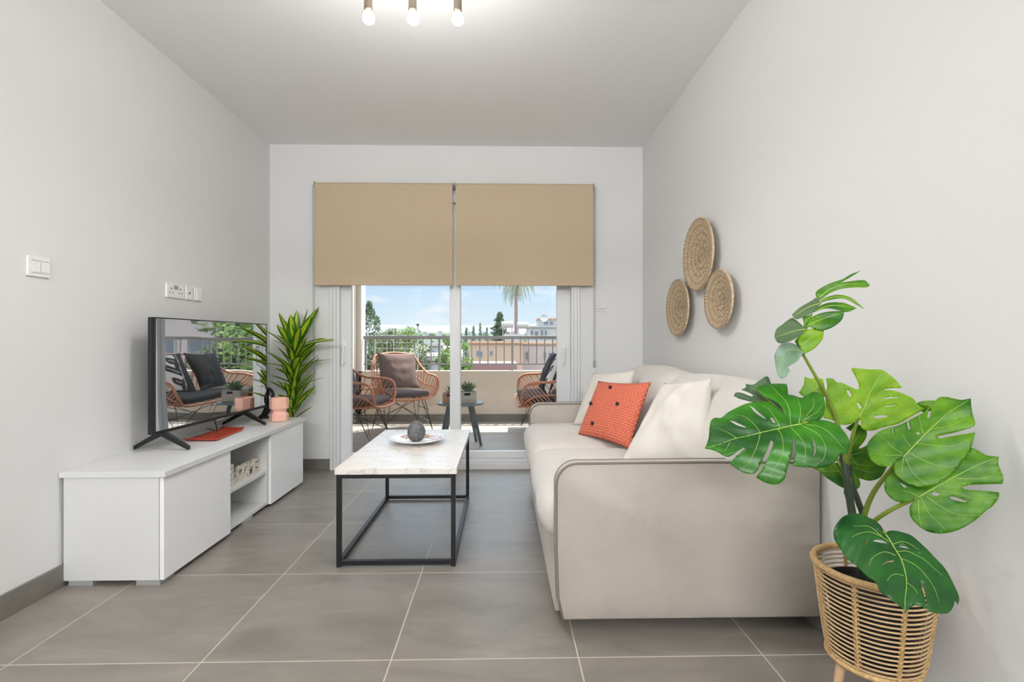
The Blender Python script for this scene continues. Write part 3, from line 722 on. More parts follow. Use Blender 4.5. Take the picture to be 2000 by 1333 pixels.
pillow('throw_pillow', [(.445, 3.14, .497), (.70, 2.84, .50), (.792, 2.95, .858), (.611, 3.3, .818)], .068, M['cream'], 'cream linen cushion farthest along the sofa, partly behind the orange one', group='sofa cushions', wr=.012, seed=2)
orange, nor = pillow('throw_pillow', [(.432, 2.84, .498), (.625, 2.42, .500), (.782, 2.59, .816), (.573, 2.955, .793)], .05, M['orange'], 'orange quilted cushion with four dark buttons in middle of sofa', group='sofa cushions', seed=3)
c4 = [Vector(q) for q in ((.432, 2.84, .498), (.625, 2.42, .500), (.782, 2.59, .816), (.573, 2.955, .793))]
fl = nor if nor.x < 0 else -nor
for u, v in ((.16, .52), (.34, .2), (.42, .83), (.68, .56)):
    p = c4[0] * (1 - u) * (1 - v) + c4[1] * u * (1 - v) + c4[2] * u * v + c4[3] * (1 - u) * v
    hh_ = .05 * ((1 - abs(2 * u - 1) ** 2.6) * (1 - abs(2 * v - 1) ** 2.6)) ** .55
    p = p + fl * (hh_ + .002)
    bt = MB(); bt.tube([p - fl * .003, p + fl * .004], .0105, 12); bt.tube([p + fl * .004, p + fl * .007 + Vector((0, .008, .006))], .003, 6)
    bt.build('button', M['dark'], orange, auto=40)
pillow('throw_pillow', [(.50, 2.15, .492), (.80, 1.885, .495), (.838, 1.97, .885), (.742, 2.27, .838)], .07, M['cream'], 'cream linen cushion nearest the viewer, leaning beside the front armrest', group='sofa cushions', wr=.02, seed=9)

# ================================================================== WALL PLATES
def wallplate(cy, cz, ry, rz, tilt, label):
    b_ = MB(); nr, ns = 30, 144; vs_ = []; fs_ = []; uv_ = []
    for side in (0, 1):
        for i in range(nr + 1):
            rr = i / nr
            for j in range(ns):
                a = 2 * pi * j / ns
                if side == 0:
                    wv = .0035 * abs(sin(a * 24 + (pi / 2) * (i // 3 % 2))) * min(1, rr * 3) + .002 * abs(sin(rr * 30))
                    z_ = .022 + .028 * rr ** 2 + wv; k = rr * (1 + (.012 * sin(a * 48) if i == nr else 0))
                else: z_ = .014 + .026 * rr ** 2; k = rr * .985
                y_, zz = ry * k * cos(a), rz * k * sin(a)
                uv_.append((abs(a - pi) / pi, rr)); vs_.append((XR - z_, cy + y_ * cos(tilt) - zz * sin(tilt), cz + y_ * sin(tilt) + zz * cos(tilt)))
    o1 = (nr + 1) * ns
    for i in range(nr):
        for j in range(ns):
            a, b2, c, d = i * ns + j, i * ns + (j + 1) % ns, (i + 1) * ns + (j + 1) % ns, (i + 1) * ns + j
            fs_.append((a, b2, c, d)); fs_.append((d + o1, c + o1, b2 + o1, a + o1))
    for j in range(ns): a, b2 = nr * ns + j, nr * ns + (j + 1) % ns; fs_.append((a, b2, b2 + o1, a + o1))
    b_.add(vs_, fs_); b_.uv = uv_
    t = root('woven_wall_basket', label, 'wall decoration', (XR, cy, cz - rz), group='seagrass wall baskets')
    b_.build('woven_disc', M['weave'], t, smooth=True)
    rm = MB(); rm.tube([(XR - .045, cy + (ry * .99 * cos(a)) * cos(tilt) - rz * .99 * sin(a) * sin(tilt), cz + ry * .99 * cos(a) * sin(tilt) + rz * .99 * sin(a) * cos(tilt)) for a in [2 * pi * k / 72 for k in range(72)]], .0065, 8, closed=True)
    rm.build('woven_rim', M['seagrass'], t, smooth=True)
wallplate(2.765, 1.512, .205, .20, 0, 'largest round woven seagrass wall basket, topmost of the three')
wallplate(3.09, 1.238, .188, .174, 0, 'lower left woven seagrass wall basket, smallest in view')
wallplate(2.50, 1.241, .157, .147, 0, 'lower right woven seagrass wall basket, nearest the tall plant')

# ================================================================== BASKET PLANTER AND MONSTERA
BX, BY, RIMZ, RIMR, BOTZ, BOTR = .988, 1.31, .43, .136, .188, .103
t = root('basket_planter', 'tall round rattan basket planter on pale wooden legs beside the sofa', 'plant stand', (BX, BY, 0))
def rad(z):
    s_ = (z - BOTZ) / (RIMZ - BOTZ); return BOTR + (RIMR - BOTR) * (s_ ** .75)
def circ(r, z, n=72): return [(BX + r * cos(2 * pi * k / n), BY + r * sin(2 * pi * k / n), z) for k in range(n)]
b_ = MB(); NR = 19
for k in range(NR):
    z = BOTZ + .012 + (RIMZ - .012 - BOTZ - .012) * k / (NR - 1); b_.tube(circ(rad(z), z), .0025, 7, closed=True)
b_.build('rattan_ring', M['rattan'], t, smooth=True)
b_ = MB(); b_.tube(circ(RIMR, RIMZ), .0085, 10, closed=True); b_.build('rim', M['rattan_wrap'], t, smooth=True)
b_ = MB(); b_.tube(circ(BOTR, BOTZ), .008, 10, closed=True); b_.build('bottom_rim', M['rattan_wrap'], t, smooth=True)
for k in range(8):
    a = 2 * pi * k / 8 + radians(-152 + 9); b_ = MB()
    pts = [(BX + (rad(z) + .0005) * cos(a), BY + (rad(z) + .0005) * sin(a), z) for z in [BOTZ + (RIMZ - BOTZ) * i / 20 for i in range(21)]]
    b_.tube(pts, .0036, 8)
    # binding wraps
    for i in range(NR):
        z = BOTZ + .012 + (RIMZ - .024 - BOTZ) * i / (NR - 1); r = rad(z)
        c0 = Vector((BX + r * cos(a), BY + r * sin(a), z)); tg = Vector((-sin(a), cos(a), 0)); out = Vector((cos(a), sin(a), 0))
        lp = [c0 + tg * (.0062 * cos(q)) + out * (.0058 * sin(q)) + Vector((0, 0, .0045 * cos(q))) for q in [2 * pi * u / 10 for u in range(10)]]
        b_.tube(lp, .0016, 5, closed=True)
    b_.build('upright', M['rattan_wrap'], t, smooth=True)
b_ = MB(); b_.lathe([(BOTR - .004, BOTZ), (.001, BOTZ)], (BX, BY, 0), 48, cap0=False, cap1=False)
b_.lathe([(.001, BOTZ - .006), (BOTR - .004, BOTZ - .006), (BOTR - .004, BOTZ)], (BX, BY, 0), 48, cap0=False, cap1=False); b_.build('base_disc', M['wood_leg'], t)
for a in (radians(-176), radians(-70), radians(40)):
    b_ = MB(); b_.tube([(BX + .088 * cos(a), BY + .088 * sin(a), BOTZ - .004), (BX + .122 * cos(a), BY + .122 * sin(a), 0.004), (BX + .1223 * cos(a), BY + .1223 * sin(a), 0)], [.0125, .0095, .0095], 14)
    b_.build('leg', M['wood_leg'], t, auto=40)

def W(px, py, y):
    u = (px - 1000) / F_PX; v = (666.5 - py) / F_PX; s_, c_ = sin(YAW), cos(YAW)
    d = Vector((s_ + u * c_, c_ - u * s_, v)); return Vector((0, 0, CAM_H)) + d * (y / d.y)
mon = root('monstera', 'large artificial monstera with glossy split leaves in rattan basket planter', 'plant', (BX, BY, .194))
b_ = MB(); b_.lathe([(.001, .194), (.078, .194), (.108, .365), (.112, .378), (.108, .38), (.104, .362), (.001, .36)], (BX - .0, BY, 0), 36, cap0=False, cap1=False)
b_.build('nursery_pot', M['pot_black'], mon, auto=40)
MB().lathe([(.104, .352), (.07, .366), (.001, .37)], (BX, BY, 0), 24, cap1=False, cap0=False).build('soil', M['soil'], mon, smooth=True)

def pip(x, y, poly):
    c = False; n = len(poly); j = n - 1
    for i in range(n):
        if (poly[i][1] > y) != (poly[j][1] > y) and x < (poly[j][0] - poly[i][0]) * (y - poly[i][1]) / (poly[j][1] - poly[i][1]) + poly[i][0]: c = not c
        j = i
    return c
def smooth_poly(p, n=3, closed=True):
    # rounded through the traced points, keeping sharp corners
    q = []; m_ = len(p)
    for i in range(m_ if closed else m_ - 1):
        p0 = Vector(p[(i - 1) % m_]) if closed or i > 0 else Vector(p[i]); p1 = Vector(p[i]); p2 = Vector(p[(i + 1) % m_]); p3 = Vector(p[(i + 2) % m_]) if closed or i + 2 < m_ else p2
        def sharp(a, b, c):
            u, v = (b - a), (c - b)
            return u.length < 1e-6 or v.length < 1e-6 or u.angle(v, 0) > radians(62)
        m1 = (p2 - p0) * .5 if not sharp(p0, p1, p2) else (p2 - p1); m2 = (p3 - p1) * .5 if not sharp(p1, p2, p3) else (p2 - p1)
        lim = (p2 - p1).length * 1.2
        if m1.length > lim: m1 *= lim / m1.length
        if m2.length > lim: m2 *= lim / m2.length
        for j in range(n):
            s_ = j / n; q.append(p1 * (2 * s_ ** 3 - 3 * s_ ** 2 + 1) + m1 * (s_ ** 3 - 2 * s_ ** 2 + s_) + p2 * (-2 * s_ ** 3 + 3 * s_ ** 2) + m2 * (s_ ** 3 - s_ ** 2))
    if not closed: q.append(Vector(p[-1]))
    return [tuple(v) for v in q]
LEAF_BOUNDS = []
def leaf(org, sc_, outline, holes, midrib, veins, attach_y, normal, mats, fold=.25, bend=1.2, vein_mat='vein', name='leaf', side_split=None, step=.008, label=None):
    """leaf blade: silhouette on a tilted plane of its own, folded along the midrib and drooping"""
    px = lambda p: (org[0] + p[0] / sc_, org[1] + p[1] / sc_)
    a0 = W(*px(midrib[0]), attach_y); nrm = Vector(normal).normalized(); C0 = Vector((0, 0, CAM_H))
    def hit(p):
        q = W(*px(p), 1.0) - C0; return C0 + q * ((a0 - C0).dot(nrm) / q.dot(nrm))
    tip = hit(midrib[-1]); ax = (tip - a0); ln = ax.length; ax.normalize(); ay = nrm.cross(ax)
    loc = lambda p: ((hit(p) - a0).dot(ax), (hit(p) - a0).dot(ay))
    ol = [loc(p) for p in smooth_poly(outline)]; hs = [[loc(p) for p in smooth_poly(h, 2)] for h in holes]
    mr = [loc(p) for p in smooth_poly(midrib, 4, False)]
    def surf(u, v, off=0):
        # distance from the midrib line
        vm = 0
        for i in range(len(mr) - 1):
            if mr[i][0] <= u <= mr[i + 1][0] and mr[i + 1][0] > mr[i][0]:
                vm = mr[i][1] + (mr[i + 1][1] - mr[i][1]) * (u - mr[i][0]) / (mr[i + 1][0] - mr[i][0]); break
        dv = abs(v - vm); s_ = u / ln
        h = fold * dv * math.exp(-dv / (.35 * ln)) - bend * dv * dv - bend * .35 * (u - ln * .35) ** 2 + .0012 * sin(v * 160 + u * 90)
        return a0 + ax * u + ay * v + nrm * (h + off)
    pts = [Vector(p) for p in ol]; edges = [(i, (i + 1) % len(ol)) for i in range(len(ol))]
    for h in hs:
        k = len(pts); pts += [Vector(p) for p in h]; edges += [(k + i, k + (i + 1) % len(h)) for i in range(len(h))]
    xs = [p[0] for p in ol]; ys = [p[1] for p in ol]
    u = min(xs) + step / 2; r_ = 0
    while u < max(xs):
        v = min(ys) + (step / 2 if r_ % 2 else 0); r_ += 1
        while v < max(ys):
            if pip(u, v, ol) and not any(pip(u, v, h) for h in hs): pts.append(Vector((u, v)))
            v += step
        u += step * .87
    vo, _, fo, _, _, _ = delaunay_2d_cdt([Vector(p[:2]) for p in pts], edges, [], 0, 1e-6)
    keep = []
    for f in fo:
        cx = sum(vo[i].x for i in f) / 3; cy = sum(vo[i].y for i in f) / 3
        if pip(cx, cy, ol) and not any(pip(cx, cy, h) for h in hs): keep.append(f)
    used = sorted({i for f in keep for i in f}); mpi = {i: k for k, i in enumerate(used)}
    mb = MB(); mb.add([surf(vo[i].x, vo[i].y) for i in used], [[mpi[i] for i in f] for f in keep])
    LEAF_BOUNDS.append((name, max(v.x for v in mb.v), min(v.y for v in mb.v), max(v.y for v in mb.v)))
    lo = mb.build(name, mats, mon, smooth=True, solid=.0008, label=label)
    vb = MB()
    sgn = 1 if nrm.dot(C0 - a0) > 0 else -1
    def vt(pp, r0, r1):
        q = [loc(p) for p in smooth_poly(pp, 5, False)]
        # resample straight stretches too
        q3 = [surf(a, b, sgn * .0006) for a, b in q]; n_ = len(q3)
        vb.tube(q3, [r0 + (r1 - r0) * i / (n_ - 1) for i in range(n_)], 6)
    vt(midrib, .0015, .0005)
    for vv in veins: vt(vv, .0007, .0003)
    if vein_mat: vb.build('vein', M[vein_mat], lo, smooth=True)
    return lo

def stem(pts, r0, r1, name='petiole', m_='stem', seg=10):
    q = catmull([W(*p) for p in pts], 6); n_ = len(q); b_ = MB(); b_.tube(q, [r0 + (r1 - r0) * i / (n_ - 1) for i in range(n_)], seg); return b_.build(name, M[m_], mon, smooth=True)

# trunk with nodes
q = catmull([Vector((.98, 1.32, .33)), W(1675, 1060, 1.30), W(1664, 1002, 1.29), W(1652, 925, 1.29), W(1644, 878, 1.30), W(1640, 850, 1.31)], 8)
rr = [.0105 + (.0025 if i % 8 == 4 else 0) - .003 * i / len(q) for i in range(len(q))]
b_ = MB(); b_.tube(q, rr, 14); b_.build('trunk', M['trunk'], mon, smooth=True)
q = catmull([Vector((1.0, 1.33, .33)), W(1690, 1030, 1.33), W(1676, 980, 1.33), W(1663, 945, 1.33), W(1659, 910, 1.32)], 6)
b_ = MB(); b_.tube(q, [.0085 - .002 * i / len(q) for i in range(len(q))], 12); b_.build('trunk', M['trunk'], mon, smooth=True)
stem([(1659, 944, 1.325), (1657, 895, 1.325), (1665, 852, 1.31), (1677, 817, 1.29)], .006, .0035)
stem([(1644, 880, 1.305), (1634, 820, 1.31), (1613, 770, 1.30), (1600, 748, 1.29), (1567, 690, 1.27)], .0065, .0035)
stem([(1676, 1060, 1.30), (1689, 1004, 1.28), (1707, 961, 1.24), (1736, 923, 1.2), (1764, 891, 1.162)], .0075, .0042)
stem([(1680, 1080, 1.28), (1692, 1032, 1.24), (1709, 1017, 1.21), (1743, 995, 1.17), (1791, 973, 1.128)], .0068, .0038)
stem([(1678, 1110, 1.28), (1690, 1070, 1.23), (1712, 1040, 1.17), (1729, 1041, 1.118)], .006, .0035)
stem([(1651, 905, 1.29), (1646, 870, 1.26), (1628, 838, 1.225), (1600, 824, 1.2), (1567, 827, 1.188)], .006, .0035)
stem([(1657, 935, 1.31), (1640, 905, 1.35), (1630, 890, 1.385)], .005, .0035)
stem([(1655, 900, 1.32), (1652, 870, 1.36), (1648, 850, 1.39)], .005, .0035)

# B: big leaf reaching left over the sofa arm
leaf((1370, 720), 5.553,
 [(1090, 598), (1200, 562), (1310, 528), (1350, 400), (1340, 300), (1290, 240), (1220, 228), (1100, 300), (1010, 275), (947, 262), (942, 125), (870, 115), (740, 117), (650, 145), (600, 175), (640, 230), (700, 300), (800, 350), (860, 410), (902, 505), (830, 450), (750, 370), (640, 352), (520, 368), (400, 410), (290, 470), (215, 528), (150, 522), (105, 555), (88, 640), (78, 750), (38, 850), (150, 885), (270, 952), (340, 935), (400, 895), (465, 858), (468, 872), (400, 930), (300, 1018), (370, 1070), (450, 1115), (545, 1132), (605, 1105), (650, 1020), (715, 880), (750, 785), (772, 792), (770, 850), (735, 940), (680, 1050), (600, 1165), (700, 1212), (800, 1232), (870, 1215), (915, 1170), (935, 1080), (965, 990), (985, 900), (988, 800), (990, 752), (1008, 800), (1022, 900), (1000, 1048), (1100, 1056), (1190, 1055), (1300, 1048), (1400, 1030), (1480, 975), (1522, 905), (1600, 900), (1625, 790), (1560, 660), (1450, 575), (1310, 545), (1190, 562)],
 [[(740, 540), (775, 548), (802, 600), (770, 592)], [(520, 400), (565, 425), (695, 550), (690, 560), (600, 500)], [(300, 565), (350, 572), (478, 640), (470, 650), (380, 620)], [(1182, 712), (1245, 830), (1248, 900), (1215, 960), (1222, 850)]],
 [(1090, 598), (960, 625), (850, 650), (640, 700), (380, 755), (200, 808), (60, 845)],
 [[(640, 700), (560, 600), (470, 530), (370, 500)], [(850, 645), (780, 510), (720, 440), (650, 400)], [(970, 615), (940, 400), (860, 280), (760, 140)], [(1060, 595), (1075, 430), (1040, 300)], [(1095, 565), (1250, 470), (1310, 390)], [(1140, 510), (1220, 400), (1225, 300)], [(380, 755), (300, 700), (180, 640)], [(640, 700), (600, 850), (520, 1010), (450, 1080)], [(830, 660), (880, 780), (870, 960), (700, 1195)], [(970, 640), (1060, 740), (1130, 870), (1120, 1035)], [(1090, 620), (1280, 720), (1350, 850), (1330, 970), (1250, 1020)], [(1130, 600), (1300, 630), (1450, 740), (1560, 850)], [(310, 795), (260, 890)]],
 1.185, (-.3, -.78, .55), [M['mon_deep']], fold=.22, bend=1.6, label='broad dark leaf reaching left over the sofa arm')
# C: dark leaf behind it
leaf((1370, 720), 5.553,
 [(900, 500), (830, 450), (700, 400), (560, 370), (430, 335), (350, 298), (372, 262), (430, 265), (540, 305), (562, 293), (520, 265), (430, 232), (482, 205), (480, 162), (560, 178), (630, 130), (700, 88), (730, 100), (760, 180), (860, 330)],
 [], [(900, 490), (760, 370), (640, 280), (540, 210)], [[(700, 320), (640, 160)], [(640, 280), (660, 220)], [(760, 370), (560, 350)]],
 1.30, (-.35, -.85, .35), [M['mon_back']], bend=1)
# D: light leaf at the centre
leaf((1560, 700), 5.126,
 [(600, 602), (545, 650), (440, 668), (330, 620), (245, 600), (244, 540), (268, 490), (268, 400), (285, 300), (272, 202), (340, 205), (380, 240), (430, 245), (500, 278), (560, 305), (602, 312), (600, 265), (575, 200), (525, 112), (545, 97), (700, 112), (835, 118), (900, 160), (980, 225), (1035, 298), (940, 302), (855, 312), (862, 322), (940, 322), (1080, 370), (1160, 420), (1178, 455), (1262, 512), (1150, 570), (1000, 655), (840, 695), (740, 726), (665, 722), (622, 690), (622, 630)],
 [[(478, 318), (500, 322), (532, 380), (515, 388), (490, 355)], [(578, 450), (602, 450), (632, 500), (608, 508)], [(835, 405), (900, 392), (998, 388), (995, 398), (900, 405), (842, 412)], [(865, 480), (970, 468), (970, 476), (872, 490)], [(748, 585), (820, 572), (905, 576), (840, 598), (770, 602)]],
 [(600, 602), (660, 490), (705, 360), (760, 270), (830, 150)],
 [[(705, 345), (670, 260), (622, 150)], [(652, 470), (590, 400), (500, 322)], [(615, 560), (450, 460), (310, 362)], [(600, 602), (450, 542), (290, 545)], [(670, 500), (760, 430), (880, 370)], [(640, 560), (800, 542), (990, 540)], [(640, 610), (760, 650)]],
 1.285, (-.55, -.8, .1), [M['mon_light']], fold=-.15, bend=-.5)
# I: lower centre leaf behind
leaf((1560, 700), 5.126,
 [(560, 760), (470, 700), (560, 640), (640, 690), (684, 740), (665, 820), (600, 900), (615, 905), (665, 880), (700, 850), (780, 900), (900, 1010), (885, 1090), (820, 1195), (720, 1228), (640, 1215), (580, 1190), (510, 1110), (500, 960), (510, 850)],
 [[(520, 735), (545, 700), (535, 735)]], [(540, 780), (530, 900), (525, 980), (600, 1090)], [[(528, 970), (650, 935)], [(528, 1040), (640, 1070), (760, 1075)], [(560, 1100), (700, 1140), (800, 1130)], [(530, 880), (620, 740)]],
 1.37, (-.45, -.85, .0), [M['mon_mid']], fold=.1, bend=.4)
# J: leaf low behind the trunk
leaf((1560, 700), 5.126,
 [(350, 1050), (100, 1060), (110, 1085), (200, 1130), (250, 1175), (320, 1228), (440, 1300), (520, 1315), (570, 1318), (612, 1285), (612, 1230), (580, 1180), (520, 1130), (450, 1050)],
 [], [(340, 1050), (400, 1130), (470, 1220), (560, 1310)], [[(400, 1135), (290, 1135), (200, 1110)], [(440, 1180), (520, 1180)]],
 1.385, (-.35, -.9, .15), [M['mon_mid']], fold=.1, bend=.4)
# H: leaf behind the top petiole
leaf((1560, 700), 5.126,
 [(0, 345), (30, 300), (50, 260), (60, 185), (120, 205), (190, 200), (240, 208), (258, 280), (262, 380), (200, 420), (100, 400), (40, 380)],
 [], [(230, 400), (200, 330), (150, 270), (70, 195)], [[(190, 310), (240, 240)], [(150, 270), (60, 320)]],
 1.38, (-.4, -.88, .2), [M['mon_light']], fold=.1, bend=.4)
# K: small leaf between the two right-hand leaves
leaf((1560, 700), 5.126,
 [(1170, 500), (1180, 455), (1230, 432), (1300, 425), (1385, 425), (1400, 480), (1340, 520), (1250, 540)],
 [], [(1380, 500), (1300, 470), (1200, 460)], [], 1.24, (-.7, -.75, .1), [M['mon_mid']], fold=.1, bend=.3)
# E: right leaf
leaf((1680, 760), 4.443,
 [(375, 592), (300, 640), (250, 668), (170, 665), (100, 620), (62, 545), (62, 470), (110, 405), (200, 345), (340, 310), (450, 255), (555, 195), (605, 150), (640, 118), (672, 78), (720, 62), (800, 75), (880, 90), (962, 78), (968, 160), (985, 230), (1002, 290), (985, 320), (850, 365), (730, 395), (672, 408), (685, 428), (850, 395), (1002, 370), (975, 480), (930, 560), (840, 680), (760, 760), (650, 825), (520, 850), (400, 810), (320, 755), (290, 690), (310, 632), (350, 605)],
 [[(598, 168), (620, 160), (604, 250), (582, 248)], [(412, 270), (425, 300), (437, 345), (420, 350), (408, 300)], [(275, 328), (285, 345), (292, 395), (280, 375)], [(483, 383), (500, 370), (522, 383), (505, 402)], [(470, 535), (490, 522), (495, 540)]],
 [(375, 592), (500, 460), (620, 340), (760, 215), (945, 92)],
 [[(620, 350), (780, 318), (930, 240)], [(490, 470), (650, 490), (830, 490), (970, 420)], [(420, 552), (560, 620), (700, 665), (850, 665)], [(395, 600), (450, 710), (560, 810), (650, 822)], [(375, 600), (360, 750)], [(440, 500), (400, 450), (360, 380)], [(545, 385), (525, 300), (512, 220)], [(370, 560), (280, 500), (180, 400)], [(365, 575), (250, 572), (130, 560)]],
 1.155, (-.55, -.72, .42), [M['mon_mid']], fold=-.18, bend=.6)
# F: lower right leaf
leaf((1680, 760), 4.443,
 [(500, 945), (400, 985), (300, 970), (230, 910), (208, 850), (225, 775), (290, 700), (400, 790), (560, 830), (700, 780), (840, 660), (900, 590), (960, 505), (1020, 530), (1100, 575), (1205, 588), (1200, 650), (1225, 710), (1247, 775), (1235, 822), (1100, 825), (960, 832), (890, 848), (905, 870), (1050, 882), (1208, 895), (1200, 955), (1140, 1027), (1110, 1045), (1000, 1140), (850, 1225), (700, 1255), (560, 1225), (450, 1130), (428, 1060), (440, 1005)],
 [[(345, 812), (400, 842), (402, 858), (372, 850)], [(614, 908), (650, 895), (695, 912), (672, 928), (632, 925)], [(770, 938), (820, 935), (932, 975), (900, 982), (800, 960)], [(700, 790), (720, 785), (716, 805)]],
 [(500, 945), (640, 862), (800, 775), (1000, 670), (1195, 592)],
 [[(840, 780), (1050, 778), (1190, 742)], [(700, 880), (830, 900), (1000, 950), (1180, 942)], [(580, 935), (700, 1020), (850, 1090), (1080, 1098)], [(530, 950), (600, 1080), (740, 1220)], [(505, 960), (510, 1080), (525, 1180)], [(500, 930), (430, 900), (370, 880)]],
 1.125, (-.6, -.72, .35), [M['mon_mid']], fold=-.15, bend=.5)
# G: dark leaf hanging over the basket rim
leaf((1570, 980), 5.553,
 [(885, 345), (840, 262), (760, 200), (660, 145), (540, 118), (450, 135), (380, 195), (330, 285), (335, 370), (380, 450), (450, 560), (520, 640), (600, 705), (700, 820), (780, 872), (830, 980), (900, 1030), (1000, 1100), (1080, 1160), (1105, 1208), (1150, 1150), (1200, 1125), (1260, 1125), (1310, 1155), (1336, 1185), (1325, 1100), (1300, 1000), (1275, 930), (1262, 880), (1285, 895), (1310, 970), (1330, 1080), (1345, 1188), (1400, 1196), (1550, 1205), (1620, 1150), (1650, 1058), (1682, 1102), (1697, 1040), (1680, 980), (1600, 820), (1500, 680), (1380, 560), (1250, 430), (1130, 352), (1000, 320), (920, 322)],
 [[(640, 492), (650, 430), (690, 417), (680, 450)], [(745, 432), (790, 416), (860, 430), (908, 462), (850, 455)], [(1025, 492), (1080, 488), (1145, 522), (1100, 515)], [(842, 698), (900, 652), (980, 648), (975, 660), (900, 670)], [(765, 290), (850, 338), (845, 348)], [(1235, 548), (1265, 560), (1258, 568)]],
 [(885, 350), (950, 450), (1050, 620), (1105, 790), (1116, 900), (1100, 1060), (1105, 1185)],
 [[(1060, 625), (1200, 690), (1380, 880), (1470, 1080)], [(1118, 880), (1180, 930), (1240, 1000)], [(1088, 805), (1000, 795), (940, 815), (900, 868)], [(990, 585), (900, 556), (820, 568), (740, 620), (708, 700)], [(920, 440), (820, 370), (700, 335), (600, 345), (520, 380)], [(1010, 545), (1150, 555), (1320, 650), (1500, 800)], [(960, 465), (1080, 440), (1250, 520)], [(850, 380), (700, 270), (540, 265)]],
 1.118, (-.3, -.62, .72), [M['mon_dark']], fold=.18, bend=1.4, label='darkest leaf hanging over the basket rim')
# A: top leaf seen nearly edge-on, its lobes as separate fingers
def lobe(outl, mid, y, nrm, m_, nm='leaf_lobe'):
    return leaf((1480, 510), 5.554, outl, [], mid, [], y, nrm, [M[m_]], fold=.15, bend=2.0, vein_mat='vein', name=nm, step=.006)
lobe([(480, 600), (560, 590), (600, 560), (560, 680), (520, 780), (490, 880), (500, 990), (440, 940), (400, 870), (470, 790), (500, 700)], [(490, 985), (480, 880), (520, 740), (580, 570)], 1.262, (-.4, -.88, .1), 'mon_mid', 'leaf_centre')
lobe([(262, 895), (350, 880), (450, 935), (502, 990), (430, 1080), (320, 1150), (350, 1190), (310, 1250), (255, 1276), (210, 1230), (188, 1100), (182, 1020), (230, 930)], [(480, 980), (380, 960), (290, 1000), (240, 1220)], 1.252, (-.6, -.6, .5), 'mon_sheen')
lobe([(370, 603), (450, 670), (522, 735), (470, 800), (360, 870), (280, 890), (215, 882), (180, 815), (205, 740), (270, 680)], [(515, 740), (380, 770), (200, 820)], 1.246, (-.55, -.55, .6), 'mon_back')
lobe([(370, 577), (440, 522), (520, 470), (628, 403), (695, 455), (650, 510), (560, 580), (430, 635), (390, 612)], [(680, 460), (520, 520), (390, 600)], 1.25, (-.5, -.6, .6), 'mon_back')
lobe([(625, 355), (660, 310), (770, 250), (915, 200), (1000, 150), (1125, 100), (1040, 155), (940, 215), (900, 240), (1050, 212), (1160, 205), (1200, 232), (1222, 262), (1180, 285), (1050, 288), (900, 305), (780, 350), (700, 410), (655, 430)], [(660, 400), (800, 300), (950, 255), (1190, 245)], 1.26, (-.3, -.9, .2), 'mon_mid')
lobe([(680, 430), (780, 382), (880, 370), (1000, 398), (1090, 460), (1156, 520), (1050, 465), (950, 415), (850, 410), (700, 445)], [(700, 430), (850, 390), (1000, 420), (1140, 510)], 1.262, (-.3, -.8, .45), 'mon_mid')
lobe([(590, 560), (680, 485), (780, 455), (930, 457), (1000, 480), (1075, 510), (1000, 545), (935, 552), (860, 530), (740, 515), (630, 550)], [(620, 545), (800, 485), (1060, 510)], 1.265, (-.3, -.8, .45), 'mon_mid')
lobe([(525, 715), (570, 620), (700, 565), (850, 545), (940, 550), (918, 630), (840, 705), (730, 750), (640, 745), (580, 720)], [(530, 710), (700, 630), (930, 560)], 1.258, (-.35, -.85, .3), 'mon_mid')
lobe([(430, 870), (450, 810), (520, 755), (600, 735), (720, 750), (700, 850), (620, 945), (510, 1010), (460, 940)], [(470, 930), (560, 850), (700, 760)], 1.255, (-.35, -.85, .25), 'mon_light')

# ================================================================== BALCONY
PY = 6.65; PT = .632; KB = 1.1
MB().box(-2.1, 4.2, YO, 6.86, BZ - .25, BZ).build('floor_balcony', M['balcony'], kind='structure')
MB().box(-2.1, 4.2, PY, PY + .14, BZ, PT).build('wall_parapet', M['render'], kind='structure', bevel=.004)
MB().box(-1.925, 4.2, PY - .012, PY, BZ, BZ + .094).build('baseboard_parapet', M['skirt'], kind='structure')
MB().box(-2.1, 4.2, YO, 6.8, ZC, ZC + .2).build('ceiling_balcony', M['white_render'], kind='structure')
MB().box(-2.1, -1.925, YO, PY, BZ, ZC).build('wall_balcony_left', M['render'], kind='structure')
MB().box(-2.1, -1.86, PY, PY + .2, BZ, ZC).build('trim_1', M['white_render'], kind='structure')
MB().box(XR, 4.2, YO - .1, YO, BZ - .1, ZC).build('wall_balcony_back', M['render'], kind='structure')
t = root('balcony_railing', 'grey metal railing with upright bars on the beige balcony parapet', 'railing', (0, PY + .07, PT))
RY = PY + .07
MB().box(-1.85, 4.2, RY - .02, RY + .02, 1.054, 1.098).build('top_rail', M['rail'], t, bevel=.003)
MB().box(-1.85, 4.2, RY - .01, RY + .01, .709, .729).build('bottom_rail', M['rail'], t)
xx = -1.82; k = 0
while xx < 4.1:
    if k % 9 == 0: MB().box(xx - .014, xx + .014, RY - .014, RY + .014, PT, 1.054).build('post', M['rail'], t)
    else: MB().box(xx - .007, xx + .007, RY - .007, RY + .007, .729, 1.054).build('baluster', M['rail'], t)
    xx += .109; k += 1

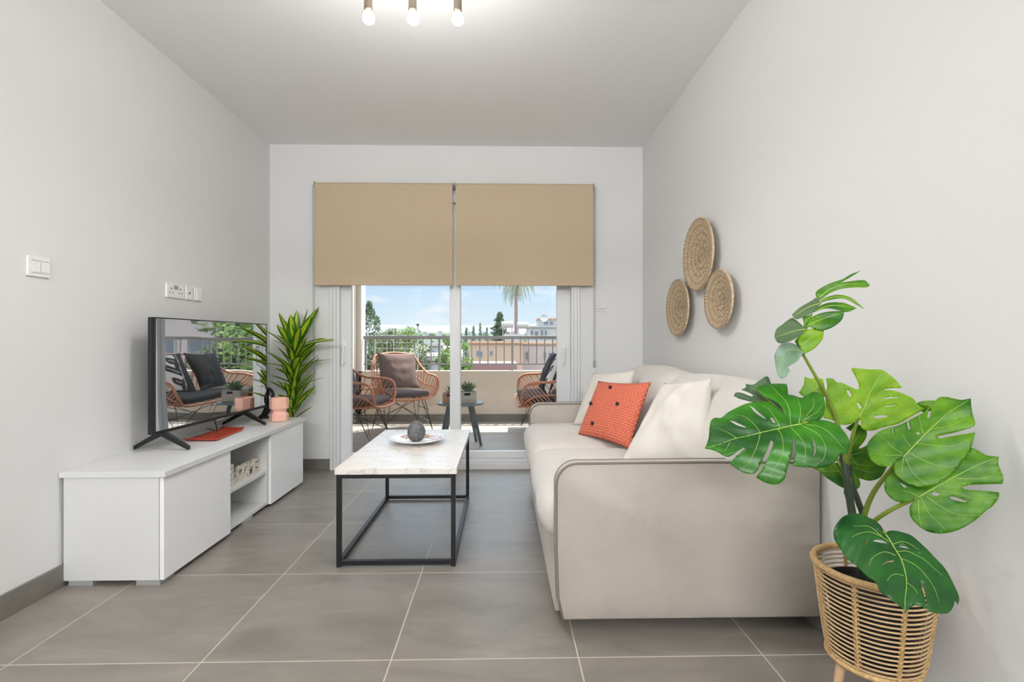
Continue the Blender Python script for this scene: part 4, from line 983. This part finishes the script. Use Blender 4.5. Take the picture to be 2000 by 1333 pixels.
# ---- rattan armchair and bench
def rattan_seat(name, label, cat, wx, group, ribs=34):
    t = root(name, label, cat, (0, 0, 0), group=group)
    hw = wx / 2
    up = [(-hw + .07, -.27, .37), (-hw + .015, -.275, .45), (-hw, -.25, .545), (-hw, -.17, .585), (-hw + .005, .04, .60), (-hw + .04, .17, .68), (-hw + .1, .27, .80)]
    topb = [(-hw + .22, .30, .825)] if wx < .8 else [(-hw + .22, .30, .825), (-hw * .3, .31, .83)]
    full = up + topb + [(0, .315, .832)] + [(-x, y, z) for x, y, z in reversed(topb)] + [(-x, y, z) for x, y, z in reversed(up)]
    U = catmull(full, 10)
    lo = [(-hw + .07, -.27, .37), (-hw + .05, -.1, .355), (-hw + .07, .1, .35), (-hw + .12, .2, .35)]
    loww = lo + ([(-hw * .4, .235, .35)] if wx > .8 else []) + [(0, .24, .35)] + ([(hw * .4, .235, .35)] if wx > .8 else []) + [(-x, y, z) for x, y, z in reversed(lo)]
    Lw = catmull(loww, 10)
    b_ = MB(); b_.tube(U, .0125, 8)
    b_.tube(catmull([(-hw + .07, -.27, .37), (-hw + .14, -.30, .355), (0, -.31, .35), (hw - .14, -.30, .355), (hw - .07, -.27, .37)], 6), .0125, 8)
    b_.build('rim', M['outdoor_rattan'], t, smooth=True)
    b_ = MB(); b_.tube(Lw, .008, 8); sam = lambda c, s_: c[min(len(c) - 1, int(s_ * (len(c) - 1) + .5))]
    mids = []
    for i in range(ribs + 1):
        s_ = .03 + .94 * i / ribs; a, c = sam(U, s_), sam(Lw, s_)
        m_ = (a + c) / 2 + (Vector(((a + c).x, (a + c).y, 0)).normalized() * .02 if (a + c).length > .01 else Vector()); mids.append(m_)
        b_.tube(bez(c, m_ * 2 - (a + c) / 2, a, 5), .0048, 6)
    b_.tube(mids, .0065, 6)
    for k in range(9):
        x = -hw + .09 + (wx - .18) * k / 8; b_.tube([(x, -.29, .355), (x, .225, .35)], .0045, 6)
    b_.build('rattan_shell', M['outdoor_rattan'], t, smooth=True)
    fx, fy0, fy1 = hw - .06, -.24, .24
    for sx in (-1, 1):
        for fy in (fy0, fy1):
            b_ = MB(); foot = Vector((sx * (fx + .0), fy, .0)); a = Vector((sx * (fx - .09), fy * .55, .345)); c = Vector((sx * (fx - .03), fy * .3, .345))
            b_.tube([a, foot + Vector((0, 0, .004)), c], .0045, 6); b_.tube([a, (sx * (fx - .16), fy * .2, .345)], .0045, 6)
            b_.build('leg', M['black_metal'], t)
    b_ = MB()
    b_.tube([(-fx + .02, fy0 * .8, .09), (fx - .1, fy1 * .5, .345)], .0035, 6); b_.tube([(fx - .02, fy0 * .8, .09), (-fx + .1, fy1 * .5, .345)], .0035, 6)
    b_.tube([(-fx + .02, fy1 * .8, .09), (fx - .1, fy0 * .5, .345)], .0035, 6); b_.tube([(fx - .02, fy1 * .8, .09), (-fx + .1, fy0 * .5, .345)], .0035, 6)
    for s1 in (-1, 1):
        b_.tube([(s1 * fx * .93, fy0 * .75, .22), (s1 * fx * .93, fy1 * .75, .22)], .0035, 6)
    b_.build('brace', M['black_metal'], t)
    return t
def frame(loc, a): return Matrix.Translation(Vector(loc)) @ Matrix.Rotation(a, 4, 'Z') @ Matrix.Scale(KB, 4)
def seat_cushion(Mx, x0, x1, y0, y1, z0, z1, m_, label, group):
    b_ = MB(); b_.rbox(x0, x1, y0, y1, z0, z1, .028, 10, crown=.012, fn=lambda p: Mx @ p)
    b_.build('seat_cushion', m_, label=label, cat='cushion', group=group, smooth=True)
ch = rattan_seat('rattan_armchair', 'copper rattan armchair with wire legs beside balcony parapet, facing the small table', 'chair', .64, 'rattan armchairs on the balcony')
C1, A1 = (-1.21, 6.09, BZ), radians(30); C2, A2 = (-1.53, 5.33, BZ), radians(84)
ch.location = C1; ch.scale = (KB, KB, KB); ch.rotation_euler = (0, 0, A1)
c2 = dup_tree(ch, C2, A2, 'copper rattan armchair nearest the glass door, partly hidden by the left door frame')
m1, m2 = frame(C1, A1), frame(C2, A2)
seat_cushion(m1, -.225, .225, -.255, .20, .372, .425, M['char'], 'charcoal seat cushion on the armchair beside the parapet', 'armchair seat pads')
seat_cushion(m2, -.225, .225, -.255, .20, .372, .425, M['char'], 'charcoal seat cushion on the armchair nearest the glass door', 'armchair seat pads')
pillow('throw_pillow', [m1 @ Vector(p) for p in ((-.24, .03, .44), (.20, -.0, .44), (.215, .185, .83), (-.22, .205, .84))], .06, M['taupe'], 'mauve-brown square cushion leaning in the armchair beside the parapet', group='balcony back cushions', wr=.01, seed=5)
pillow('throw_pillow', [m2 @ Vector(p) for p in ((-.2, .05, .44), (.2, .05, .44), (.21, .2, .80), (-.21, .2, .80))], .055, M['char'], 'dark cushion in the armchair half hidden by the left door frame', group='balcony back cushions', wr=.01, seed=6)
bn = rattan_seat('rattan_bench', 'copper rattan two-seat bench with dark cushions at right end of the balcony view', 'bench', 1.2, None, ribs=52)
CB, AB = (.506, 5.68, BZ), radians(-90)
bn.location = CB; bn.scale = (KB, KB, KB); bn.rotation_euler = (0, 0, AB); mb_ = frame(CB, AB)
seat_cushion(mb_, -.51, .51, -.29, .20, .372, .435, M['blackfab'], 'long black seat cushion on the rattan bench', None)
# local x of the bench runs along -y of the world (x=-.5 is the end near the parapet)
def monpat(u, v, side):
    # black leaf with three rounded fingers on a white ground, white hairline along each finger
    u, v = u * 2 - 1, v * 2 - 1
    if abs(v) > .94 or abs(u) > .95: return 0
    if abs(u + .42 + .08 * v) < .022: return 1
    if u < -.22 + .12 * math.sin(v * 6): return 0
    for v0, ue, sl in ((-.62, .18, .35), (-.05, .42, .42), (.52, .12, .3)):
        vc = v0 + sl * (u + .22)
        du = max(0, u - ue)
        if u < ue and abs(v - vc) < .016: return 1
        if math.hypot(du, v - vc) < .185: return 0
    return 1
pillow('throw_pillow', [mb_ @ Vector(p) for p in ((.0, -.02, .445), (.44, -.02, .445), (.45, .13, .85), (.0, .13, .85))], .055, [M['blackfab'], M['whitefab']], 'black and white leaf-print cushion on the near half of the bench', group='balcony back cushions', n=60, facemat=monpat)
pillow('throw_pillow', [mb_ @ Vector(p) for p in ((-.45, -.04, .445), (-.03, -.04, .445), (-.03, .12, .85), (-.44, .12, .85))], .055, M['blackfab'], 'plain black cushion on the far half of the bench', group='balcony back cushions', wr=.01, seed=8)

# ---- side table with crates
TXc, TYc = -.385, 4.66; TZ0 = .06
t = root('side_table', 'small round slate-grey side table on splayed legs out on the balcony', 'table', (TXc, TYc, TZ0))
b_ = MB(); b_.lathe([(.2, .440), (.212, .443), (.214, .452), (.212, .458), (.001, .458)], (TXc, TYc, 0), 48, cap1=False); b_.build('table_top', M['slate'], t, auto=40)
for a in (radians(-12), radians(45), radians(168), radians(225)):
    b_ = MB(); b_.tube([(TXc + .11 * cos(a), TYc + .11 * sin(a), .441), (TXc + .2 * cos(a), TYc + .2 * sin(a), TZ0)], [.019, .013], 4); b_.build('leg', M['slate_leg'], t)
def crate_box(name, label, x0, x1, y0, y1, h, m_, hole=True):
    t = root(name, label, 'planter box', ((x0 + x1) / 2, (y0 + y1) / 2, .459), group='planter crates on the balcony table')
    z0 = .459; th = .009
    b_ = MB()
    b_.box(x0, x1, y1 - th, y1, z0, z0 + h); b_.box(x0, x0 + th, y0 + th, y1 - th, z0, z0 + h); b_.box(x1 - th, x1, y0 + th, y1 - th, z0, z0 + h); b_.box(x0 + th, x1 - th, y0 + th, y1 - th, z0, z0 + th)
    cx = (x0 + x1) / 2; b_.box(x0, x1, y0, y0 + th, z0, z0 + h * .68); b_.box(x0, cx - .028, y0, y0 + th, z0 + h * .68, z0 + h); b_.box(cx + .028, x1, y0, y0 + th, z0 + h * .68, z0 + h); b_.box(cx - .028, cx + .028, y0, y0 + th, z0 + h * .9, z0 + h)
    b_.build('crate', m_, t)
    MB().box(x0 + th, x1 - th, y0 + th, y1 - th, z0 + th, z0 + h * .92).build('soil', M['soil'], t)
    return (x0 + x1) / 2, (y0 + y1) / 2, z0 + h * .92
def succulent(c, r, h, n, label, seed, grass=False):
    t = root('succulent' if not grass else 'grass_plant', label, 'plant', c); rn = random.Random(seed)
    for k in range(n):
        az = rn.random() * 2 * pi; el = rn.uniform(.55, 1.5); b_ = MB()
        b0 = Vector(c) + Vector((cos(az), sin(az), 0)) * r * .25 * rn.random(); d = Vector((cos(az) * cos(el), sin(az) * cos(el), sin(el))); L_ = h * rn.uniform(.7, 1.1)
        pts = [b0, b0 + d * L_ * .35, b0 + d * L_ * .7 + Vector((0, 0, .003)), b0 + d * L_]
        b_.tube(pts, [.004, .0055, .0045, .0008] if not grass else [.0022, .0022, .0018, .0005], 6); b_.build('leaf', M['succ'], t, smooth=True)
c = crate_box('wooden_crate', 'pale grey wooden crate with cut-out handle right of the middle door post', -.395, -.235, 4.57, 4.70, .105, M['crate'])
succulent((c[0] - .005, c[1], c[2]), .05, .105, 60, 'bushy green succulent growing in the pale grey crate', 4)
c = crate_box('wooden_crate', 'brown wooden crate mostly hidden behind the middle door post', -.545, -.41, 4.60, 4.73, .09, M['crate2'])
succulent(c, .04, .08, 40, 'low green plant in the brown crate behind the middle door post', 6, True)

for o in [q for q in col.objects if q.name.split('.')[0] in ('side_table', 'wooden_crate', 'succulent', 'grass_plant')]:
    p = o.location.copy(); o.location = (p.x * KB, 5.13 + (p.y - TYc) * KB, BZ + (p.z - TZ0) * KB); o.scale = (KB, KB, KB)

# ================================================================== BEYOND THE BALCONY
GZ = -4.5
M['ground'] = mat('dry_ground', S(120, 112, 98), .95, var=.12, vscale=.2)
M['hill'] = mat('haze_tinted_hill', S(112, 110, 132), 1, var=.06, vscale=.01)  # lavender tone is distance haze painted into the hill colour
M['hill2'] = mat('scrub_hill', S(70, 78, 62), 1, var=.12, vscale=.03)
M['tree_a'] = leaf_mat('tree_olive', S(60, 76, 34), S(98, 112, 54), .25, .6, 3)
M['tree_b'] = leaf_mat('tree_bright', S(70, 100, 28), S(114, 142, 48), .3, .6, 3)
M['tree_c'] = leaf_mat('tree_dark', S(58, 76, 52), S(88, 106, 72), .2, .6, 3)
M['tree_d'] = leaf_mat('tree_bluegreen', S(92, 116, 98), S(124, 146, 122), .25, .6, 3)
M['bark'] = mat('bark', S(120, 98, 88), .9, var=.2, vscale=4)
M['b_beige'] = mat('beige_house_wall', S(164, 138, 118), .9, var=.03)
M['b_pink'] = mat('pink_house_wall', S(164, 149, 143), .9, var=.03)
M['b_white'] = mat('white_house_wall', S(152, 150, 148), .9)
M['b_trim'] = mat('house_trim', S(176, 138, 112), .9)
M['shutter'] = mat('grey_window', S(92, 96, 104), .4)
M['maroon'] = mat('maroon_roof', S(128, 94, 94), .9)
MB().add([(-800, 7, GZ), (800, 7, GZ), (800, 2500, GZ), (-800, 2500, GZ)], [(0, 1, 2, 3)]).build('floor_ground', M['ground'], kind='structure')
def hill(name, d, ztop, amp, seed, m_, depth):
    b_ = MB(); n = 120; vs_ = []
    for r_ in range(6):
        for i in range(n + 1):
            x = -d * 1.1 + d * 2.2 * i / n; s_ = r_ / 5
            z = GZ + (ztop - GZ + amp * (noise.noise(Vector((x / d * 5 + seed, 0, seed))) + .4 * noise.noise(Vector((x / d * 17, seed, 1))))) * sin(s_ * pi / 2)
            vs_.append((x, d - depth * (1 - s_), z))
    b_.add(vs_, [(r_ * (n + 1) + i, r_ * (n + 1) + i + 1, (r_ + 1) * (n + 1) + i + 1, (r_ + 1) * (n + 1) + i) for r_ in range(5) for i in range(n)])
    return b_.build(name, m_, smooth=True, kind='structure')
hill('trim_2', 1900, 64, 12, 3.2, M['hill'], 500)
hill('trim_3', 900, 15, 4, 8.1, M['hill2'], 350)

def tree(name, label, px, d, ztop, zlow, r, m_, n=1500, leafs=.09, seed=0, shape='round', group='trees beyond the balcony', x=None, trunk=True):
    cx = W(px, 600, d).x if x is None else x; rn = random.Random(seed + 11)
    t = root(name, label, 'tree', (cx, d, GZ), group=group); b_ = MB(); vs_ = []; fs_ = []
    h = ztop - zlow; blobs = []
    if shape == 'round':
        for k in range(9): blobs.append((Vector((rn.uniform(-.5, .5) * r, rn.uniform(-.5, .5) * r, zlow + h * (.25 + .5 * rn.random()))), r * rn.uniform(.4, .7)))
        blobs.append((Vector((0, 0, zlow + h * .5)), min(r, h / 2) * .85)); blobs.append((Vector((rn.uniform(-.2, .2) * r, 0, ztop - r * .45)), r * .45))
    for k in range(n):
        if shape == 'round':
            c_, rr = blobs[k % len(blobs)]; u = Vector((rn.gauss(0, 1), rn.gauss(0, 1), rn.gauss(0, 1))).normalized() * rr * rn.uniform(.6, 1.05); p = c_ + u
            p.z = max(zlow, min(ztop, p.z))
        elif shape == 'column':
            s_ = rn.random(); a = rn.random() * 6.283; w_ = r * (.55 + .5 * sin(s_ * 9 + seed)) * (1 - s_ ** 4 * .6) * rn.uniform(.5, 1); p = Vector((cos(a) * w_, sin(a) * w_, zlow + h * s_))
        else:
            s_ = rn.random() ** 1.3; lv = math.floor(s_ * 8) / 8; a = rn.random() * 6.283; w_ = r * (1 - lv) ** .7 * (.45 + .55 * (1 - (s_ - lv) * 8)) * rn.random() ** .5 * (.7 + .3 * cos(a * 3 + lv * 20)); p = Vector((cos(a) * w_, sin(a) * w_, zlow + h * s_ + .3 * w_))
        q = Vector((rn.gauss(0, 1), rn.gauss(0, 1), rn.gauss(0, 1))).normalized(); q2 = q.orthogonal().normalized(); s2 = leafs * rn.uniform(.6, 1.3)
        p = p + Vector((cx, d, 0)); k0 = len(vs_); vs_ += [p + q * s2, p + q2 * s2 * .5, p - q * s2, p - q2 * s2 * .5]; fs_.append((k0, k0 + 1, k0 + 2, k0 + 3))
    b_.add(vs_, fs_); b_.build('foliage', m_, t)
    tk = MB(); tk.tube([(cx, d, GZ), (cx + .05 * r, d, (GZ + zlow) / 2), (cx, d, zlow + h * .7)], [max(.08, r * .14), max(.06, r * .1), .03], 8); tk.build('trunk', M['bark'], t, smooth=True)
tree('tall_tree', 'tall narrow dark tree at left edge of the view, beside white column', 721, 22, 2.75, -3, .78, M['tree_c'], 2600, .085, 1, 'column')
tree('bushy_tree', 'round olive tree behind the railing above the brown cushion', 762, 20, 1.55, .35, .62, M['tree_a'], 1500, .06, 2)
tree('bushy_tree', 'round green tree behind the railing left of the street lamp', 798, 22.5, 1.7, .3, .6, M['tree_b'], 1500, .06, 3)
tree('bushy_tree', 'wide olive tree low behind left part of the railing', 742, 25, 1.3, -1.2, 1.0, M['tree_a'], 2200, .08, 4)
tree('bushy_tree', 'pale olive tree low behind the railing, right of the street lamp', 824, 30, .9, -1.6, .8, M['tree_a'], 1400, .08, 5)
tree('leafy_tree', 'yellow-green tree beside the left edge of the middle door post', 872, 18, 1.25, -1.2, .42, M['tree_b'], 1800, .06, 6)
tree('leafy_tree', 'light green tree just right of the middle door post, left of beige house', 911, 24, .95, -2.2, .42, M['tree_b'], 1500, .07, 7)
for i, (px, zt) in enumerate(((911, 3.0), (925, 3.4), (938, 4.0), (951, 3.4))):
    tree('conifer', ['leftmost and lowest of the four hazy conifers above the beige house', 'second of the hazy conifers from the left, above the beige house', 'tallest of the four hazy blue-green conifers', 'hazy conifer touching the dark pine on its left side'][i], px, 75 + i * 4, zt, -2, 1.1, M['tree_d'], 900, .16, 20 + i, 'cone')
tree('pine_tree', 'dark spiky pine rising behind the beige house beside white water tank', 976, 74, 5.2, -.5, 2.6, M['tree_c'], 4500, .2, 31, 'cone')
tree('bushy_tree', 'dark bush behind roof of the beige house, below the pine', 966, 94, 1.9, -1, 2.6, M['tree_c'], 1500, .16, 32)
tree('leafy_tree', 'large sunlit green tree beyond right end of railing, seen mirrored in television', 0, 17, 3.6, -2.5, 2.1, M['tree_b'], 5000, .12, 41, x=5.4)
tree('leafy_tree', 'large olive tree beyond right end of railing, farther of the mirrored two', 0, 19.5, 4.4, -2.5, 1.9, M['tree_a'], 5000, .12, 42, x=8.6)

# palm
pd = 72; pc = W(1008, 549, pd)
t = root('palm_tree', 'tall palm with drooping fronds rising behind the beige house', 'tree', (pc.x, pd, GZ), group='trees beyond the balcony')
b_ = MB(); b_.tube([(pc.x + .1, pd, GZ), (pc.x, pd, 2), (pc.x, pd, pc.z)], [.32, .26, .24], 12)
for k in range(60):
    z = pc.z - 2.2 + k * .036; a = k * 2.4; b_.tube([(pc.x + .2 * cos(a), pd + .2 * sin(a), z), (pc.x + .36 * cos(a), pd + .36 * sin(a), z + .16)], [.07, .02], 5)
b_.build('trunk', M['bark'], t, smooth=True)
M['palm'] = leaf_mat('palm_frond', S(96, 112, 92), S(140, 150, 122), .3, .5, 1)
rn = random.Random(5)
for k in range(30):
    az = 2 * pi * k / 30 * 3.03; el = rn.uniform(-.5, .8); p = Vector(pc); d = Vector((cos(az) * cos(el), sin(az) * cos(el), sin(el))); L_ = rn.uniform(3.4, 4.4); sp_ = []
    for i in range(13): sp_.append(p.copy()); p = p + d * L_ / 12; d = (d + Vector((0, 0, -.17 - .02 * i))).normalized()
    b_ = MB(); b_.tube(sp_, [.05 - .0035 * i for i in range(13)], 5)
    for i in range(2, 12):
        for q in range(3):
            pp = sp_[i].lerp(sp_[i + 1], q / 3); dd = (sp_[i + 1] - sp_[i]).normalized(); sd = dd.cross(Vector((0, 0, 1))).normalized(); ll = .62 * sin(pi * (i + 1) / 13.5) + .12
            for s_ in (-1, 1):
                tip = pp + sd * s_ * ll * .5 + dd * ll * .3 + Vector((0, 0, -ll * .75)); b_.add([pp - dd * .035, pp + dd * .035, tip], [(0, 1, 2)])
    b_.build('frond', M['palm'], t)

def box_part(t, nm, m_, x0, x1, y0, y1, z0, z1, parent=None): return MB().box(x0, x1, y0, y1, z0, z1).build(nm, m_, parent or t)
def px_x(px, d): return W(px, 600, d).x
def py_z(py, d): return CAM_H + (666.5 - py) * d / F_PX
def house(name, label, px0, px1, ytop, d, depth, wallm, wins=(), roofm=None, eave=.25, group='houses beyond the balcony', zb=GZ):
    x0, x1, zt = px_x(px0, d), px_x(px1, d), py_z(ytop, d); t = root(name, label, 'building', ((x0 + x1) / 2, d, zb), group=group)
    box_part(t, 'wall', wallm, x0, x1, d, d + depth, zb, zt)
    if roofm: box_part(t, 'roof', roofm, x0 - eave, x1 + eave, d - eave, d + depth + eave, zt, zt + .3)
    for (a, b2, c, e_) in wins:
        wx0, wx1, wz1, wz0 = px_x(a, d), px_x(b2, d), py_z(c, d), py_z(e_, d)
        f = box_part(t, 'window', M['b_white'], wx0 - .08, wx1 + .08, d - .05, d + .02, wz0 - .08, wz1 + .08)
        box_part(t, 'pane', M['shutter'], wx0, wx1, d - .07, d - .04, wz0, wz1, f)
    return t
house('beige_house', 'beige flat-roofed house with small windows behind right half of the railing', 916, 1021, 671, 60, 9, M['b_beige'], ((931, 935.5, 686, 696), (937.5, 942, 687, 697), (957, 962, 686, 694)), M['b_trim'])
house('pink_house', 'pale pink house with door and windows at right edge of the view', 1020, 1115, 673, 69.8, 10, M['b_pink'], ((1027, 1032, 688, 702), (1062, 1066, 688, 700), (1072, 1079, 690, 703)), M['b_trim'])
house('white_villa', 'white terraced villa on the rise at the far right', 1036, 1112, 640, 95, 12, M['b_white'], ((1036.5, 1041, 646, 654), (1045, 1051, 648, 656), (1056, 1061, 645, 655), (1064, 1068, 646, 655)), M['b_white'], zb=-1)
house('villa_upper_storey', 'set-back white upper storey with pergola above the white villa', 1052, 1100, 624, 98, 6, M['b_white'], ((1062, 1070, 628, 634), (1074, 1080, 628, 634)), M['b_trim'], zb=3.95)
house('grey_house', 'small grey house among the trees left of the middle door post', 836, 852, 676, 50, 6, M['b_white'], ((838, 843, 680, 685), (845, 849, 686, 691)), M['b_white'])
house('white_flat_roof_house', 'low white flat-roofed house below railing, behind the brown cushion', 778, 884, 705, 30, 8, M['b_white'], (), M['b_white'], .1)
house('maroon_roof_shed', 'low building with dark maroon roof just above the parapet', 905, 1002, 722, 26, 3, M['b_beige'], (), M['maroon'], .2)
# facade seen mirrored in the television
t = root('apartment_block', 'pale apartment block with rows of dark windows beyond balcony, mirrored in television', 'building', (13.5, 24, GZ), group='houses beyond the balcony')
box_part(t, 'wall', M['b_pink'], 10.2, 19, 22, 30, GZ, 6.5)
for i in range(6):
    for j in range(4):
        f = box_part(t, 'window', M['b_white'], 10.7 + i * 1.4, 11.5 + i * 1.4, 21.93, 22, -2.3 + j * 2.2, -1.0 + j * 2.2); box_part(t, 'pane', M['shutter'], 10.76 + i * 1.4, 11.44 + i * 1.4, 21.91, 21.95, -2.24 + j * 2.2, -1.06 + j * 2.2, f)
# water tanks on the roof
def tank(px0, px1, pyc, rr, d, label):
    x0, x1, z = px_x(px0, d), px_x(px1, d), py_z(pyc, d); t = root('water_tank', label, 'water tank', ((x0 + x1) / 2, d, z - rr - .8), group='rooftop water tanks')
    b_ = MB(); b_.tube([(x0, d, z), (x0 + .08, d, z), (x1 - .08, d, z), (x1, d, z)], [rr * .8, rr, rr, rr * .8], 20); b_.build('barrel', M['b_white'], t, auto=50)
    b_ = MB(); zb = py_z(671, 60) + .3
    for x in (x0 + .2, x1 - .2):
        for y in (d - .3, d + .3): b_.tube([(x, y, zb), (x, y, z - rr * .8)], .05, 6)
    b_.build('stand', M['rail'], t)
tank(979, 1003, 634.5, .42, 64, 'white barrel water tank on roof of the beige house, beside the pine')
tank(1010, 1032, 636, .42, 64.5, 'white barrel water tank behind the palm trunk')
box_part(root('roof_block', 'white stair block on the beige house roof below the water tanks', 'building', (px_x(1000, 63), 63, py_z(671, 60)), group='houses beyond the balcony'), 'wall', M['b_white'], px_x(984, 63), px_x(1016, 63), 62, 65, py_z(671, 60) + .3, py_z(653, 63))
# satellite dish
sx, sz = px_x(1063, 95), py_z(622, 95)
t = root('satellite_dish', 'grey satellite dish on top of the white villa', 'antenna', (sx, 95.5, py_z(640, 95) + .3))
b_ = MB(); b_.lathe([(.001, 0), (.4, .05), (.75, .2)], (0, 0, 0), 24, cap0=False, cap1=False)
rm = Matrix.Translation((sx, 95.5, sz)) @ Matrix.Rotation(radians(70), 4, 'X')
b_.v = [rm @ v for v in b_.v]; b_.build('dish', M['rail'], t, smooth=True)
b_ = MB(); b_.tube([(sx, 95.5, py_z(640, 95) + .3), (sx, 95.5, sz)], .05, 6); b_.build('mast', M['rail'], t)
# street lamp
lx = px_x(816, 22); t = root('street_lamp', 'thin grey street lamp pole standing above the railing', 'street lamp', (lx, 22, GZ))
b_ = MB(); b_.tube([(lx, 22, GZ), (lx, 22, py_z(636, 22))], [.05, .022], 8); b_.build('pole', M['rail'], t)
b_ = MB(); b_.rbox(lx - .05, lx + .05, 21.9, 22.1, py_z(637, 22), py_z(633, 22), .02, 4); b_.build('lamp_head', M['dark'], t, smooth=True)
# curved white pole and wire frame
cx_ = px_x(733, 14); t = root('garden_frame', 'thin white metal garden frame with crossbars behind left railing', 'frame', (cx_, 14, GZ))
for px in (733, 756, 769, 817): b_ = MB(); x = px_x(px, 14); b_.tube([(x, 14, GZ), (x, 14, py_z(644, 14))], .009, 6); b_.build('upright', M['b_white'], t)
for py in (646, 655, 670, 681): b_ = MB(); b_.tube([(px_x(733, 14), 14, py_z(py, 14)), (px_x(817, 14), 14, py_z(py, 14))], .005, 6); b_.build('crossbar', M['b_white'], t)
# far town
rn = random.Random(9)
for k in range(46):
    px = 748 + (k % 12) * 28 + rn.uniform(-3, 3); d = 640 + (k // 12) * 55 + rn.uniform(-8, 8); z = (d - 550) / 350 ; s_ = rn.uniform(2, 4)
    z0 = GZ + (15 - GZ) * sin(min(1, z) * pi / 2) - 3
    x = px_x(px, d); MB().box(x - s_, x + s_, d, d + 8, z0, z0 + 3 + rn.uniform(1.5, 4)).build('distant_house', M['b_white'], label='tiny pale house in the far town below the hills', cat='building', group='far town houses')
for k in range(26):
    px = 742 + (k % 13) * 26 + rn.uniform(-3, 3); d = 580 + (k // 13) * 85 + rn.uniform(-6, 6); x = px_x(px, d); r0 = rn.uniform(3.5, 5.5); z0 = GZ + (15 - GZ) * sin(min(1, (d - 550) / 350) * pi / 2) - 1 if d > 550 else GZ
    b_ = MB(); b_.lathe([(r0 * .5, 0), (r0, r0 * .5), (r0 * .8, r0 * 1.1), (r0 * .3, r0 * 1.5)], (x, d, z0), 10)
    for v in b_.v: v += Vector((noise.noise(v * .3), 0, noise.noise(v * .4))) * r0 * .4
    b_.build('distant_tree', M['tree_c'], label='tiny dark tree among the far town houses', cat='tree', group='far town trees', smooth=True)
